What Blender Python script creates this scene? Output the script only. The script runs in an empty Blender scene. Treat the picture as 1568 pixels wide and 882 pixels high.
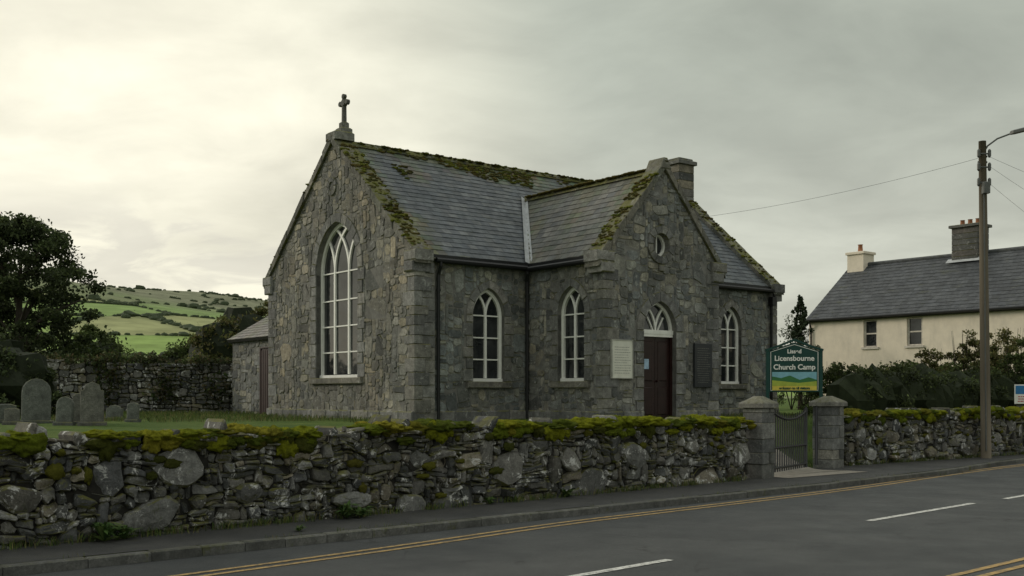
import bpy, bmesh, math, random
import numpy as np
from mathutils import Vector, noise
random.seed(7); R=np.random.RandomState(11)
sc=bpy.context.scene
sc.view_settings.view_transform='Standard'; sc.view_settings.look='None'; sc.view_settings.exposure=0
def U(a,b): return random.uniform(a,b)
def nz(x,y,z=0.0): return noise.noise(Vector((x,y,z)))
# ------------------------------------------------------------ materials
class NT:
    def __init__(s,name):
        s.m=bpy.data.materials.new(name); s.m.use_nodes=True; s.t=s.m.node_tree; s.n=s.t.nodes; s.l=s.t.links
        s.b=s.n['Principled BSDF']; s.tc=s.n.new('ShaderNodeTexCoord')
    def lk(s,a,b): s.l.new(a,b)
    def inp(s,sock,v):
        if isinstance(v,bpy.types.NodeSocket): s.lk(v,sock)
        else: sock.default_value=v
    def noise(s,scale,detail=4,rough=.6,vec=None,dist=0):
        n=s.n.new('ShaderNodeTexNoise'); n.inputs['Scale'].default_value=scale; n.inputs['Detail'].default_value=detail
        n.inputs['Roughness'].default_value=rough; n.inputs['Distortion'].default_value=dist
        s.lk(vec if vec else s.tc.outputs['Object'],n.inputs['Vector']); return n.outputs['Fac']
    def mapv(s,scale,vec=None):
        n=s.n.new('ShaderNodeMapping'); n.inputs['Scale'].default_value=scale; s.lk(vec if vec else s.tc.outputs['Object'],n.inputs['Vector']); return n.outputs[0]
    def mr(s,v,a,b,c=0.,d=1.):
        n=s.n.new('ShaderNodeMapRange'); s.inp(n.inputs[0],v); n.inputs[1].default_value=a;n.inputs[2].default_value=b;n.inputs[3].default_value=c;n.inputs[4].default_value=d; return n.outputs[0]
    def math(s,op,a,b=0.):
        n=s.n.new('ShaderNodeMath'); n.operation=op; s.inp(n.inputs[0],a); s.inp(n.inputs[1],b); return n.outputs[0]
    def mix(s,f,a,b,mode='MIX'):
        n=s.n.new('ShaderNodeMix'); n.data_type='RGBA'; n.blend_type=mode; s.inp(n.inputs[0],f)
        s.inp(n.inputs[6],a if not isinstance(a,tuple) else (*a[:3],1)); s.inp(n.inputs[7],b if not isinstance(b,tuple) else (*b[:3],1)); return n.outputs[2]
    def attr(s,name='col'):
        n=s.n.new('ShaderNodeAttribute'); n.attribute_name=name; return n.outputs['Color']
    def upz(s):
        g=s.n.new('ShaderNodeNewGeometry'); x=s.n.new('ShaderNodeSeparateXYZ'); s.lk(g.outputs['True Normal'],x.inputs[0]); return s.math('ABSOLUTE',x.outputs[2])
    def val(s,col,f):
        n=s.n.new('ShaderNodeVectorMath'); n.operation='SCALE'; s.lk(col,n.inputs[0]); s.inp(n.inputs[3],f); return n.outputs[0]
    def bump(s,h,strength=.5,dist=.02):
        n=s.n.new('ShaderNodeBump'); n.inputs['Strength'].default_value=strength; n.inputs['Distance'].default_value=dist; s.lk(h,n.inputs['Height']); s.lk(n.outputs[0],s.b.inputs['Normal'])
    def done(s,col=None,rough=.8,spec=.3,metal=0.):
        if col is not None: s.inp(s.b.inputs['Base Color'],col if not isinstance(col,tuple) else (*col[:3],1))
        s.inp(s.b.inputs['Roughness'],rough); s.b.inputs['Specular IOR Level'].default_value=spec; s.b.inputs['Metallic'].default_value=metal
        return s.m
def stone_mat(name,lich=.62,lichcol=(.42,.42,.38),moss=.66,mosscol=(.07,.075,.02),grime=.5,bd=.02,gain=1.3,ls=5.5,lf=.75,topm=.9):
    t=NT(name); c=t.attr()
    c=t.val(c,t.mr(t.noise(7,7,.75),.28,.72,.42*gain,1.5*gain))
    c=t.val(c,t.mr(t.noise(45,4,.75),.3,.7,.65,1.35))
    g=t.mr(t.noise(1.1,5,.65,vec=t.mapv((1,1,.4))),.38,.62,0,grime); c=t.mix(g,c,(.045,.048,.044))
    l=t.mr(t.noise(ls,7,.78,dist=.6),lich,lich+.04); c=t.mix(t.math('MULTIPLY',l,lf),c,lichcol)
    m=t.mr(t.noise(2.3,7,.75,vec=t.mapv((1,1,.6))),moss,moss+.07); c=t.mix(t.math('MULTIPLY',m,.75),c,mosscol)
    tm=t.math('MULTIPLY',t.math('MULTIPLY',t.mr(t.upz(),.35,.7),t.mr(t.noise(3.1,7,.75),.42,.54)),topm); c=t.mix(tm,c,(.125,.125,.03))
    h=t.math('ADD',t.noise(14,8,.75),t.math('MULTIPLY',t.noise(70,4,.7),.35)); t.bump(h,1.,bd)
    return t.done(c,t.mr(t.noise(8),.3,.7,.75,.95),.25)
def plain_mat(name,col,rough=.7,var=.25,sc_=6,spec=.3,metal=0,bump=.0,dirt=None):
    t=NT(name); t_r=t.n.new('ShaderNodeRGB'); t_r.outputs[0].default_value=(*col,1)
    c=t.val(t_r.outputs[0],t.mr(t.noise(sc_,6,.65),.3,.7,1-var,1+var))
    if dirt: c=t.mix(t.mr(t.noise(1.6,6,.7,vec=t.mapv((1,1,.35))),.48,.7,0,.6),c,dirt)
    if bump: t.bump(t.noise(sc_*5,5,.7),.6,bump)
    return t.done(c,rough,spec,metal)
def attr_mat(name,rough=.8,sc_=30,transl=0.,spec=.2,gain=1.):
    t=NT(name); c=t.val(t.attr(),t.mr(t.noise(sc_,3,.6),.3,.7,.75*gain,1.25*gain)); t.done(c,rough,spec)
    if transl:
        tr=t.n.new('ShaderNodeBsdfTranslucent'); t.lk(c,tr.inputs[0]); mx=t.n.new('ShaderNodeMixShader'); mx.inputs[0].default_value=transl
        t.lk(t.b.outputs[0],mx.inputs[1]); t.lk(tr.outputs[0],mx.inputs[2]); t.lk(mx.outputs[0],t.n['Material Output'].inputs[0])
    return t.m
MS=stone_mat('church_rubble_stone',lich=.585,lichcol=(.36,.365,.34),moss=.63,mosscol=(.075,.088,.04),grime=.55,gain=1.26)
MW=stone_mat('boundary_wall_stone',lich=.56,lichcol=(.62,.62,.6),moss=.6,mosscol=(.06,.07,.02),grime=.5,bd=.035,gain=1.1,ls=4.2,lf=.9)
MORT=plain_mat('lime_mortar',(.175,.172,.16),.95,.35,5,bump=.02,dirt=(.07,.07,.065))
EARTH=plain_mat('dark_wall_core',(.02,.019,.016),.95,.4,9)
WHITE=plain_mat('white_paint',(.8,.8,.76),.45,.06,8,dirt=(.62,.62,.57))
BLACK=plain_mat('black_iron',(.01,.011,.012),.45,.3,12,spec=.4)
LEAD=plain_mat('lead_flashing',(.4,.42,.43),.5,.2,6)
def slate_mat():
    t=NT('slate'); c=t.val(t.attr(),t.mr(t.noise(7,7,.75),.28,.72,.45,1.2))
    l=t.mr(t.noise(9,6,.75),.6,.68); c=t.mix(t.math('MULTIPLY',l,.3),c,(.18,.19,.17))
    m=t.mr(t.noise(1.4,8,.78,vec=t.mapv((.7,1,1.6))),.56,.66); c=t.mix(t.math('MULTIPLY',m,.5),c,(.08,.085,.035))
    t.bump(t.noise(22,6,.7),.5,.012); return t.done(c,t.mr(t.noise(3),.3,.7,.42,.75),.35)
SLATE=slate_mat()
def glass_mat():
    t=NT('window_glass'); t.bump(t.noise(2.2,2,.5),.25,.03)
    return t.done(t.mix(t.mr(t.noise(1.5,3),.4,.6),(.012,.014,.016),(.035,.038,.04)),.06,.6)
GLASS=glass_mat()
LEAF=attr_mat('foliage',.75,8,.25,gain=1.4)
def moss_mat():
    t=NT('moss'); c=t.attr(); c=t.val(c,t.mr(t.noise(55,5,.8),.3,.7,.5,1.5))
    c=t.mix(t.mr(t.noise(6,6,.7),.5,.66,0,.65),c,(.075,.08,.018)); c=t.mix(t.mr(t.noise(4,6,.75,dist=.4),.6,.7,0,.6),c,(.13,.085,.03))
    t.bump(t.noise(85,5,.8),1.,.03); return t.done(c,.98,.02)
MOSS=moss_mat()
DOOR=plain_mat('dark_red_door_paint',(.022,.009,.008),.4,.3,5)
# ------------------------------------------------------------ mesh builder
class MB:
    def __init__(s): s.v=[];s.f=[];s.c=[]
    def add(s,vs,fs,col=(.5,.5,.5)):
        o=len(s.v); s.v+= [tuple(p) for p in vs]; s.f+=[tuple(i+o for i in f) for f in fs]
        if isinstance(col,list): s.c+=col
        else: s.c+=[col]*len(fs)
    def build(s,name,mat,parent=None,smooth=False):
        me=bpy.data.meshes.new(name); me.from_pydata(s.v,[],s.f)
        cnt=np.array([len(f) for f in s.f]); c=np.ones((len(s.f),4)); c[:,:3]=np.array([x[:3] for x in s.c])
        a=me.color_attributes.new('col','FLOAT_COLOR','CORNER'); a.data.foreach_set('color',np.repeat(c,cnt,axis=0).ravel())
        me.materials.append(mat)
        if smooth: me.polygons.foreach_set('use_smooth',[True]*len(me.polygons))
        me.update(); ob=bpy.data.objects.new(name,me); sc.collection.objects.link(ob)
        if parent: ob.parent=parent
        return ob
def frame(O,Ud,N,V=(0,0,1)):
    O=Vector(O);Ud=Vector(Ud).normalized();N=Vector(N).normalized();V=Vector(V).normalized()
    return lambda u,v,n=0.: O+Ud*u+V*v+N*n
def prism(mb,fr,poly,n0,n1,bev,col,tilt=(0,0),dome=0.):
    k=len(poly); cx=sum(p[0] for p in poly)/k; cy=sum(p[1] for p in poly)/k
    r=max(max(abs(p[0]-cx) for p in poly),1e-3); r2=max(max(abs(p[1]-cy) for p in poly),1e-3)
    sx=max(.3,1-bev/r); sy=max(.3,1-bev/r2)
    s=1 if n1>n0 else -1
    vs=[fr(p[0],p[1],n0) for p in poly]+[fr(p[0],p[1],n1-s*bev*.8) for p in poly]
    vs+=[fr(cx+(p[0]-cx)*sx,cy+(p[1]-cy)*sy,n1+tilt[0]*(p[0]-cx)+tilt[1]*(p[1]-cy)) for p in poly]
    fs=[]
    for i in range(k):
        j=(i+1)%k; fs+=[(i,j,k+j,k+i),(k+i,k+j,2*k+j,2*k+i)]
    if dome:
        vs+=[fr(cx+(p[0]-cx)*sx*.5+U(-.1,.1)*r,cy+(p[1]-cy)*sy*.5,n1+dome*U(.5,1.2)+tilt[0]*(p[0]-cx)*.5+tilt[1]*(p[1]-cy)*.5) for p in poly]
        for i in range(k): j=(i+1)%k; fs.append((2*k+i,2*k+j,3*k+j,3*k+i))
        fs.append(tuple(range(3*k,4*k)))
    else: fs.append(tuple(range(2*k,3*k)))
    fs.append(tuple(range(k-1,-1,-1)))
    mb.add(vs,fs,col)
def box(mb,x0,x1,y0,y1,z0,z1,col=(.5,.5,.5),bev=.01):
    fr=frame((0,0,0),(1,0,0),(0,0,1),V=(0,1,0)); b=min(bev,(z1-z0)*.3)
    poly=[(x0,y0),(x1,y0),(x1,y1),(x0,y1)]
    if bev>0:
        c=min(bev,(x1-x0)*.2,(y1-y0)*.2); poly=[(x0+c,y0),(x1-c,y0),(x1,y0+c),(x1,y1-c),(x1-c,y1),(x0+c,y1),(x0,y1-c),(x0,y0+c)]
    prism(mb,fr,poly,z0,z1,b,col)
def strip(mb,fr,pts,w,n0,n1,col=(.7,.7,.7),closed=False):
    k=len(pts); L=[];Rr=[]
    for i,p in enumerate(pts):
        a=pts[i-1] if (i>0 or closed) else p; b=pts[(i+1)%k] if (i<k-1 or closed) else p
        dx,dy=b[0]-a[0],b[1]-a[1]; l=math.hypot(dx,dy) or 1; nx,ny=-dy/l,dx/l
        L.append((p[0]+nx*w/2,p[1]+ny*w/2)); Rr.append((p[0]-nx*w/2,p[1]-ny*w/2))
    vs=[];
    for a,b in zip(L,Rr): vs+=[fr(a[0],a[1],n1),fr(b[0],b[1],n1),fr(b[0],b[1],n0),fr(a[0],a[1],n0)]
    fs=[]
    for i in range(k if closed else k-1):
        o=4*i;q=4*((i+1)%k)
        for e in range(4): g=(e+1)%4; fs.append((o+e,o+g,q+g,q+e))
    if not closed: fs+=[(0,1,2,3),tuple(4*(k-1)+e for e in (3,2,1,0))]
    mb.add(vs,fs,col)
def tube(mb,pts,rad,ns=8,col=(.1,.1,.1)):
    pts=[Vector(p) for p in pts]; vs=[];fs=[]
    for i,p in enumerate(pts):
        d=(pts[min(i+1,len(pts)-1)]-pts[max(i-1,0)]).normalized(); a=d.cross(Vector((.31,.2,.93) if abs(d.z)<.9 else (1,0,0))).normalized(); b=d.cross(a)
        r=rad[i] if isinstance(rad,(list,tuple)) else rad
        for k in range(ns): t=2*math.pi*k/ns; vs.append(p+a*math.cos(t)*r+b*math.sin(t)*r)
    for i in range(len(pts)-1):
        for k in range(ns): j=(k+1)%ns; fs.append((i*ns+k,i*ns+j,(i+1)*ns+j,(i+1)*ns+k))
    fs.append(tuple(range(ns))); fs.append(tuple(range(len(vs)-1,len(vs)-1-ns,-1)))
    mb.add(vs,fs,col)
def blob(mb,c,r,col,seed=0,n=10,m=7,amp=.35,fq=1.6,fine=0.):
    vs=[];fs=[]
    for j in range(m+1):
        ph=math.pi*j/m
        for i in range(n):
            th=2*math.pi*i/n; d=Vector((math.sin(ph)*math.cos(th),math.sin(ph)*math.sin(th),math.cos(ph)))
            k=1+amp*nz(d.x*fq+seed*3.1,d.y*fq+seed,d.z*fq-seed)*1.6
            if fine: k+=fine*nz(d.x*6+seed,d.y*6,d.z*6+seed)
            vs.append((c[0]+d.x*r[0]*k,c[1]+d.y*r[1]*k,c[2]+d.z*r[2]*k))
    for j in range(m):
        for i in range(n): q=(i+1)%n; fs.append((j*n+i,(j+1)*n+i,(j+1)*n+q,j*n+q))
    mb.add(vs,fs,col); return vs
def leaves(mb,cent,rad,n,size,pal,shell=.55,flat=1.,dark=.5):
    cent=np.array(cent,float);rad=np.array(rad,float); K=len(cent)
    idx=np.repeat(np.arange(K),n); N=len(idx)
    d=R.normal(size=(N,3)); d/=np.linalg.norm(d,axis=1)[:,None]; rr=shell+(1-shell)*R.rand(N)**.6
    rr*=1+.18*R.normal(size=N)
    p=cent[idx]+d*rad[idx]*rr[:,None]
    a=R.normal(size=(N,3)); a/=np.linalg.norm(a,axis=1)[:,None]; b=np.cross(a,R.normal(size=(N,3))); b/=np.linalg.norm(b,axis=1)[:,None]
    s=size*(.6+.8*R.rand(N))[:,None]; a=a*s; b=b*s*.55*flat
    V=np.stack([p+a,p+b,p-a,p-b],axis=1).reshape(-1,3)
    pal=np.array(pal); col=pal[R.randint(0,len(pal),N)]
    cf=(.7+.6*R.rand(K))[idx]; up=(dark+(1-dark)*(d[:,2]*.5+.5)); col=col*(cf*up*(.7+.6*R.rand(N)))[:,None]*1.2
    o=len(mb.v); F=(np.arange(N*4).reshape(-1,4)+o)
    mb.v+=[tuple(x) for x in V.tolist()]; mb.f+=[tuple(x) for x in F.tolist()]; mb.c+=[tuple(x) for x in col.tolist()]
def empty(name,loc=(0,0,0),rz=0.):
    e=bpy.data.objects.new(name,None); sc.collection.objects.link(e); e.location=loc; e.rotation_euler=(0,0,rz); e.empty_display_size=.3; return e
# ------------------------------------------------------------ stones
PAL=[(.175,.178,.172),(.205,.205,.192),(.142,.145,.143),(.24,.23,.2),(.19,.19,.178),(.122,.126,.125),(.222,.224,.212),(.262,.245,.2),(.157,.16,.157),(.105,.108,.108)]
PALD=[(.10,.10,.095),(.14,.135,.125),(.075,.077,.075),(.18,.175,.16),(.12,.115,.10),(.09,.092,.095),(.2,.18,.14),(.21,.21,.2)]
def pick(p,v=.15): c=random.choice(p); k=U(1-v,1+v); return (c[0]*k,c[1]*k,c[2]*k)
def pack(u0,u1,v0,v1,cell,mask,ws,hs,big=0.):
    nu=int((u1-u0)/cell);nv=int((v1-v0)/cell); cu=(u1-u0)/nu;cv=(v1-v0)/nv
    free=[[mask(u0+(i+.5)*cu,v0+(j+.5)*cv) for i in range(nu)] for j in range(nv)]
    out=[]
    for j in range(nv):
        i=0
        while i<nu:
            if not free[j][i]: i+=1; continue
            w=random.choice(ws);h=random.choice(hs)
            if random.random()<big: w=random.choice(ws)*2;h=max(hs)*2
            w0=0
            while w0<w and i+w0<nu and free[j][i+w0]: w0+=1
            w=w0; h0=1
            while h0<h and j+h0<nv and all(free[j+h0][i+q] for q in range(w)): h0+=1
            h=h0
            for b in range(h):
                for a in range(w): free[j+b][i+a]=False
            out.append((u0+i*cu,v0+j*cv,u0+(i+w)*cu,v0+(j+h)*cv)); i+=w
    return out
def stones(mb,fr,rects,gap,d0,d1,bev,pal,jit=.2,tl=.1,colf=None,warp=0.,wf=2.2,dome=0.):
    for (a,b,c,d) in rects:
        a+=gap;b+=gap;c-=gap;d-=gap; w=c-a;h=d-b; m=min(w,h); e=lambda: U(.1,.42)*m
        j=lambda: U(-jit,jit)*m*.5
        poly=[(a+e(),b+j()*.4),((a+c)/2+j(),b+j()*.5),(c-e(),b+j()*.4),(c+j()*.3,b+e()),(c+j()*.3,d-e()),(c-e(),d+j()*.4),((a+c)/2+j(),d+j()*.5),(a+e(),d+j()*.4),(a+j()*.3,d-e()),(a+j()*.3,b+e())]
        if warp: poly=[(u+warp*(nz(u*wf,v*wf,11)+.4*nz(u*wf*3,v*wf*3,4)),v+warp*(nz(u*wf,v*wf,31)*1.2+.4*nz(u*wf*3,v*wf*3,44))) for u,v in poly]
        col=pick(pal,.25)
        if colf: col=colf(col,(a+c)/2,(b+d)/2)
        prism(mb,fr,poly,-.03,U(d0,d1),bev,col,(U(-tl,tl),U(-tl,tl)),dome*min(1,m/.15) if dome else 0.)
class Arch:
    def __init__(s,cx,a,sill,sp,h): s.cx,s.a,s.sill,s.sp,s.h=cx,a,sill,sp,h; s.R=(a*a+h*h)/(2*a)
    def inside(s,u,v,off=0.,offb=None):
        du=abs(u-s.cx); ob=off if offb is None else offb
        if v<s.sill-ob: return False
        if v<s.sp: return du<s.a+off
        return (du+s.R-s.a)**2+(v-s.sp)**2<(s.R+off)**2
    def arc(s,off=0.,n=9):
        Rr=s.R+off; c=s.R-s.a; am=math.acos(min(1,c/Rr)); L=[]
        for i in range(n+1):
            t=am*i/n; L.append((s.cx+c-Rr*math.cos(t),s.sp+Rr*math.sin(t)))
        return L+[(2*s.cx-p[0],p[1]) for p in L[-2::-1]]
    def outline(s,off=0.,n=9): return [(s.cx-s.a-off,s.sill)]+s.arc(off,n)+[(s.cx+s.a+off,s.sill)]
class Circ:
    def __init__(s,cx,cz,r): s.cx,s.cz,s.r=cx,cz,r
    def inside(s,u,v,off=0.,offb=None): return (u-s.cx)**2+(v-s.cz)**2<(s.r+off)**2
    def outline(s,off=0.,n=20): return [(s.cx+(s.r+off)*math.cos(2*math.pi*i/n),s.cz+(s.r+off)*math.sin(2*math.pi*i/n)) for i in range(n)]
def wall_face(mbm,fr,outline,holes,depth=.26):
    bm=bmesh.new(); es=[]
    for loop in [outline]+[h.outline() for h in holes]:
        vs=[bm.verts.new((p[0],p[1],0)) for p in loop]
        for i in range(len(vs)): es.append(bm.edges.new((vs[i],vs[(i+1)%len(vs)])))
    bmesh.ops.triangle_fill(bm,edges=es,use_beauty=True,normal=(0,0,1))
    bm.verts.index_update()
    mbm.add([fr(v.co.x,v.co.y,0) for v in bm.verts],[tuple(v.index for v in f.verts) for f in bm.faces]); bm.free()
    for h in holes:
        o=h.outline(); k=len(o); vs=[fr(p[0],p[1],.0) for p in o]+[fr(p[0],p[1],-depth) for p in o]
        mbm.add(vs,[(i,(i+1)%k,k+(i+1)%k,k+i) for i in range(k)])
SP=[(.2,.2,.19),(.175,.175,.168),(.225,.217,.2),(.15,.15,.147)]
def surround(mb,fr,A,w=.2,proud=.035,pal=None,sill=True,bl=.28):
    pal=pal or SP
    n=max(3,int(math.hypot(A.a,A.h)*1.15/bl)); inn=A.arc(-.0,n*3); out=A.arc(w,n*3); k=len(inn)-1
    i=0
    while i<k:
        j=min(i+3,k); 
        if i<k//2<j: j=k//2
        poly=[inn[q] for q in range(i,j+1)]+[out[q] for q in range(j,i-1,-1)]
        cx=sum(p[0] for p in poly)/len(poly);cy=sum(p[1] for p in poly)/len(poly)
        poly=[(cx+(p[0]-cx)*.97,cy+(p[1]-cy)*.97) for p in poly]
        prism(mb,fr,poly,-.2,proud*U(.8,1.2),.012,pick(pal,.15)); i=j
    for sd in (-1,1):
        z=A.sill; t=0
        while z<A.sp-.08:
            h=min(U(.24,.36),A.sp-z); 
            if A.sp-z-h<.12: h=A.sp-z
            ww=w+(.0 if t%2 else .1)
            x0=A.cx+sd*A.a; x1=A.cx+sd*(A.a+ww)
            prism(mb,fr,[(min(x0,x1),z+.006),(max(x0,x1),z+.006),(max(x0,x1),z+h-.006),(min(x0,x1),z+h-.006)],-.2,proud*U(.8,1.2),.012,pick(pal,.15)); z+=h;t+=1
    if sill: prism(mb,fr,[(A.cx-A.a-w,A.sill-.16),(A.cx+A.a+w,A.sill-.16),(A.cx+A.a+w,A.sill),(A.cx-A.a-w,A.sill)],-.2,proud+.06,.015,pick([(.18,.17,.145)],.1))
def window(mbf,mbg,fr,A,mull,bars,fw=.07,rec=.17,mw=.055):
    n0,n1=-rec-.04,-rec+.03
    o=A.outline(-fw/2,12); o[0]=(o[0][0],A.sill+fw*.5);o[-1]=(o[-1][0],A.sill+fw*.5)
    strip(mbf,fr,o,fw,n0,n1+.015,closed=True)
    strip(mbf,fr,[(A.cx-A.a,A.sill+.03),(A.cx+A.a,A.sill+.03)],.1,n0,n1+.05)
    for m in mull:
        strip(mbf,fr,[(A.cx+m,A.sill+fw),(A.cx+m,A.sp)],mw,n0,n1)
        for sd in (-1,1):
            L=[]
            for i in range(30):
                t=i*.05; p=(A.cx+m+sd*(A.R-A.R*math.cos(t)),A.sp+A.R*math.sin(t))
                if not A.inside(p[0],p[1],-.02) or t>1.5: break
                L.append(p)
            if len(L)>1: strip(mbf,fr,L,mw*.85,n0,n1-.002*(sd+2))
    for b in bars: strip(mbf,fr,[(A.cx-A.a+.03,b),(A.cx+A.a-.03,b)],.034,n0,n1-.012)
    o=A.outline(0,12); mbg.add([fr(p[0],p[1],-rec-.02) for p in o],[tuple(range(len(o)))])
# ------------------------------------------------------------ ground
WL=[(-10.,7.38),(4.62,21.3)]
WR=[(7.75,25.35),(14.36,30.4),(24.,37.6),(40.,50.)]
WALLP=np.array([(-60.,-40.2),(-10.,7.38),(4.72,21.4),(7.75,25.35),(14.36,30.4),(24.,37.6),(40.,50.),(200.,170.)])
def sdist(x,y): return (y-np.interp(x,WALLP[:,0],WALLP[:,1]))*.72
def ground_z(x,y):
    s=sdist(x,y); t=np.clip((s-.3)/3.6,0,1); t=t*t*(3-2*t); return np.where(s<.0,-.16,-.03+t*1.05)
gx=np.concatenate([-np.geomspace(1800,45,18)[:-1]*1.,np.arange(-45,45,.75),np.geomspace(45,1800,18)])
gy=np.concatenate([-np.geomspace(400,12,8)[:-1],np.arange(-12,60,.75),np.geomspace(60,3500,22)])
X,Y=np.meshgrid(gx,gy); Z=ground_z(X,Y)+np.where(sdist(X,Y)>1,.03*np.sin(X*1.3+Y*.7)*np.cos(Y*.9),0)
def gridmesh(X,Y,Z,name,mat,col=None,smooth=True):
    ny,nx=X.shape; V=np.stack([X,Y,Z],-1).reshape(-1,3); I=np.arange(nx*ny).reshape(ny,nx)
    F=np.stack([I[:-1,:-1],I[:-1,1:],I[1:,1:],I[1:,:-1]],-1).reshape(-1,4)
    me=bpy.data.meshes.new(name); me.from_pydata(V.tolist(),[],F.tolist())
    if col is not None:
        a=me.color_attributes.new('col','FLOAT_COLOR','POINT'); c=np.ones((nx*ny,4)); c[:,:3]=col.reshape(-1,3); a.data.foreach_set('color',c.ravel())
    me.materials.append(mat); me.polygons.foreach_set('use_smooth',[smooth]*len(me.polygons)); me.update()
    o=bpy.data.objects.new(name,me); sc.collection.objects.link(o); return o
t=NT('grass_ground'); c=t.mix(t.mr(t.noise(.8,6,.7),.35,.65),(.05,.09,.02),(.1,.14,.035)); c=t.val(c,t.mr(t.noise(18,4,.8),.3,.7,.6,1.4)); t.bump(t.noise(30,5,.8),.8,.05); GR=t.done(c,.95,.1)
gridmesh(X,Y,Z,'ground',GR)
# ------------------------------------------------------------ hills
seeds=np.stack([R.uniform(-900,500,430),R.uniform(130,1300,430)],-1)
hx=np.linspace(-900,500,420);hy=np.linspace(140,1500,360); HX,HY=np.meshgrid(hx,hy)
px=[-900,-600,-365,-317,-262,-208,-154,-45,171,600]; pz=[86,91,93,92,87,79,69,48,18,6]
def hz(x,y):
    S=np.clip((y-150)/760.,0,1); S=S*S*(3-2*S); H=np.interp(x,px,pz)
    return .6+H*S*(1+.05*np.sin(x*.013+1)+.04*np.sin(y*.017+x*.01))+3.5*np.sin(x*.021)*np.sin(y*.016)*S
HZ=hz(HX,HY)
def near(x,y):
    xx=x+10*np.sin(y*.03); out_i=[];out_e=[]
    xf=xx.ravel();yf=y.ravel()
    for k in range(0,len(xf),20000):
        D=np.sqrt((xf[k:k+20000,None]-seeds[:,0])**2+((yf[k:k+20000,None]-seeds[:,1])*.8)**2); out_i.append(np.argmin(D,-1)); p=np.partition(D,1,-1); out_e.append(p[:,1]-p[:,0])
    return np.concatenate(out_i).reshape(x.shape),np.concatenate(out_e).reshape(x.shape)
fi,fe=near(HX,HY)
fp=np.array([(.21,.29,.1),(.25,.33,.115),(.18,.25,.095),(.29,.305,.15),(.2,.28,.1),(.17,.2,.1),(.14,.175,.085),(.23,.32,.1)]); fc=fp[R.randint(0,len(fp),len(seeds))]  # field and moor colours paled and greyed to paint in distance haze
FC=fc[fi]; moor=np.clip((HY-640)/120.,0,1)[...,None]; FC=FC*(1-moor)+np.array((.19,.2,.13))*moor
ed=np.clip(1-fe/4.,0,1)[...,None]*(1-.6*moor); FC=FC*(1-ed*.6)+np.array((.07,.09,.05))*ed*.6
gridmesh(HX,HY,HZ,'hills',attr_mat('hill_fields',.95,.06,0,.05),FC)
mb=MB(); pts=[];rd=[]
cx=R.uniform(-560,-20,220000);cy=R.uniform(190,900,220000); _,e=near(cx,cy)
keep=((e<.9)&((cy<640)|(R.rand(220000)<.35)))|((e<6)&(R.rand(220000)<.002)); cx,cy=cx[keep][:6500],cy[keep][:6500]; cz=hz(cx,cy)
for a,b,c in zip(cx,cy,cz):
    h=U(.45,1.)*(1.+(b>500)*.15)*(2.2 if random.random()<.07 else 1); pts.append((a,b,c+h*.4)); rd.append((h*1.9,h*1.2,h))
for p,q in zip(pts,rd): blob(mb,p,q,(.055,.072,.04),p[0],6,4,.3)
leaves(mb,pts,rd,7,.45,[(.06,.08,.042),(.075,.095,.05),(.09,.1,.052)],.9)  # clump and leaf colours lightened to paint in distance haze
mb.build('distant_trees',LEAF)
# ------------------------------------------------------------ road, pavement
KB=[(-30.,-12.5),(-12.,4.2),(-4.97,10.5),(-1.2,13.9),(5.49,20.),(9.6,24.1),(13.6,28.6),(24.,38.5),(60.,70.)]
def smooth_poly(P,n=8):
    P=[Vector(p) for p in P]; out=[]
    for i in range(len(P)-1):
        p0=P[max(i-1,0)];p1=P[i];p2=P[i+1];p3=P[min(i+2,len(P)-1)]
        for k in range(n):
            t=k/n; out.append(.5*((2*p1)+(p2-p0)*t+(2*p0-5*p1+4*p2-p3)*t*t+(3*p1-p0-3*p2+p3)*t**3))
    return [(p.x,p.y) for p in out]+[tuple(P[-1])]
KS=smooth_poly(KB)
def offs(P,d):
    out=[]
    for i,p in enumerate(P):
        a=P[max(i-1,0)];b=P[min(i+1,len(P)-1)]; dx,dy=b[0]-a[0],b[1]-a[1]; l=math.hypot(dx,dy); out.append((p[0]+dy/l*d,p[1]-dx/l*d))
    return out
def ribbon(name,A,B,z,mat):
    mb=MB(); n=len(A); mb.add([(p[0],p[1],z) for p in A]+[(p[0],p[1],z) for p in B],[(i,i+1,n+i+1,n+i) for i in range(n-1)]); return mb.build(name,mat)
t=NT('road_asphalt'); c=t.mix(t.mr(t.noise(.7,6,.65),.35,.65),(.046,.05,.051),(.074,.078,.077)); c=t.val(c,t.mr(t.noise(110,2,.8),.3,.7,.3,1.8))
c=t.val(c,t.mr(t.noise(40,3,.8),.3,.7,.8,1.2))
cr=t.n.new('ShaderNodeTexVoronoi'); cr.feature='DISTANCE_TO_EDGE'; cr.inputs['Scale'].default_value=.35
wv=t.n.new('ShaderNodeVectorMath'); wv.operation='ADD'; nn=t.n.new('ShaderNodeTexNoise'); nn.inputs['Scale'].default_value=1.4; nn.inputs['Detail'].default_value=5; t.lk(t.tc.outputs['Object'],nn.inputs['Vector']); t.lk(t.tc.outputs['Object'],wv.inputs[0]); t.lk(nn.outputs['Color'],wv.inputs[1]); t.lk(wv.outputs[0],cr.inputs['Vector'])
c=t.mix(t.math('MULTIPLY',t.mr(cr.outputs[0],0,.008,.7,0),t.mr(t.noise(.4,3),.45,.55)),c,(.015,.015,.015)); t.bump(t.noise(130,3,.8),1.,.016); ROAD=t.done(c,t.mr(t.noise(1.2,5),.35,.65,.5,.75),.35)
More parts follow.
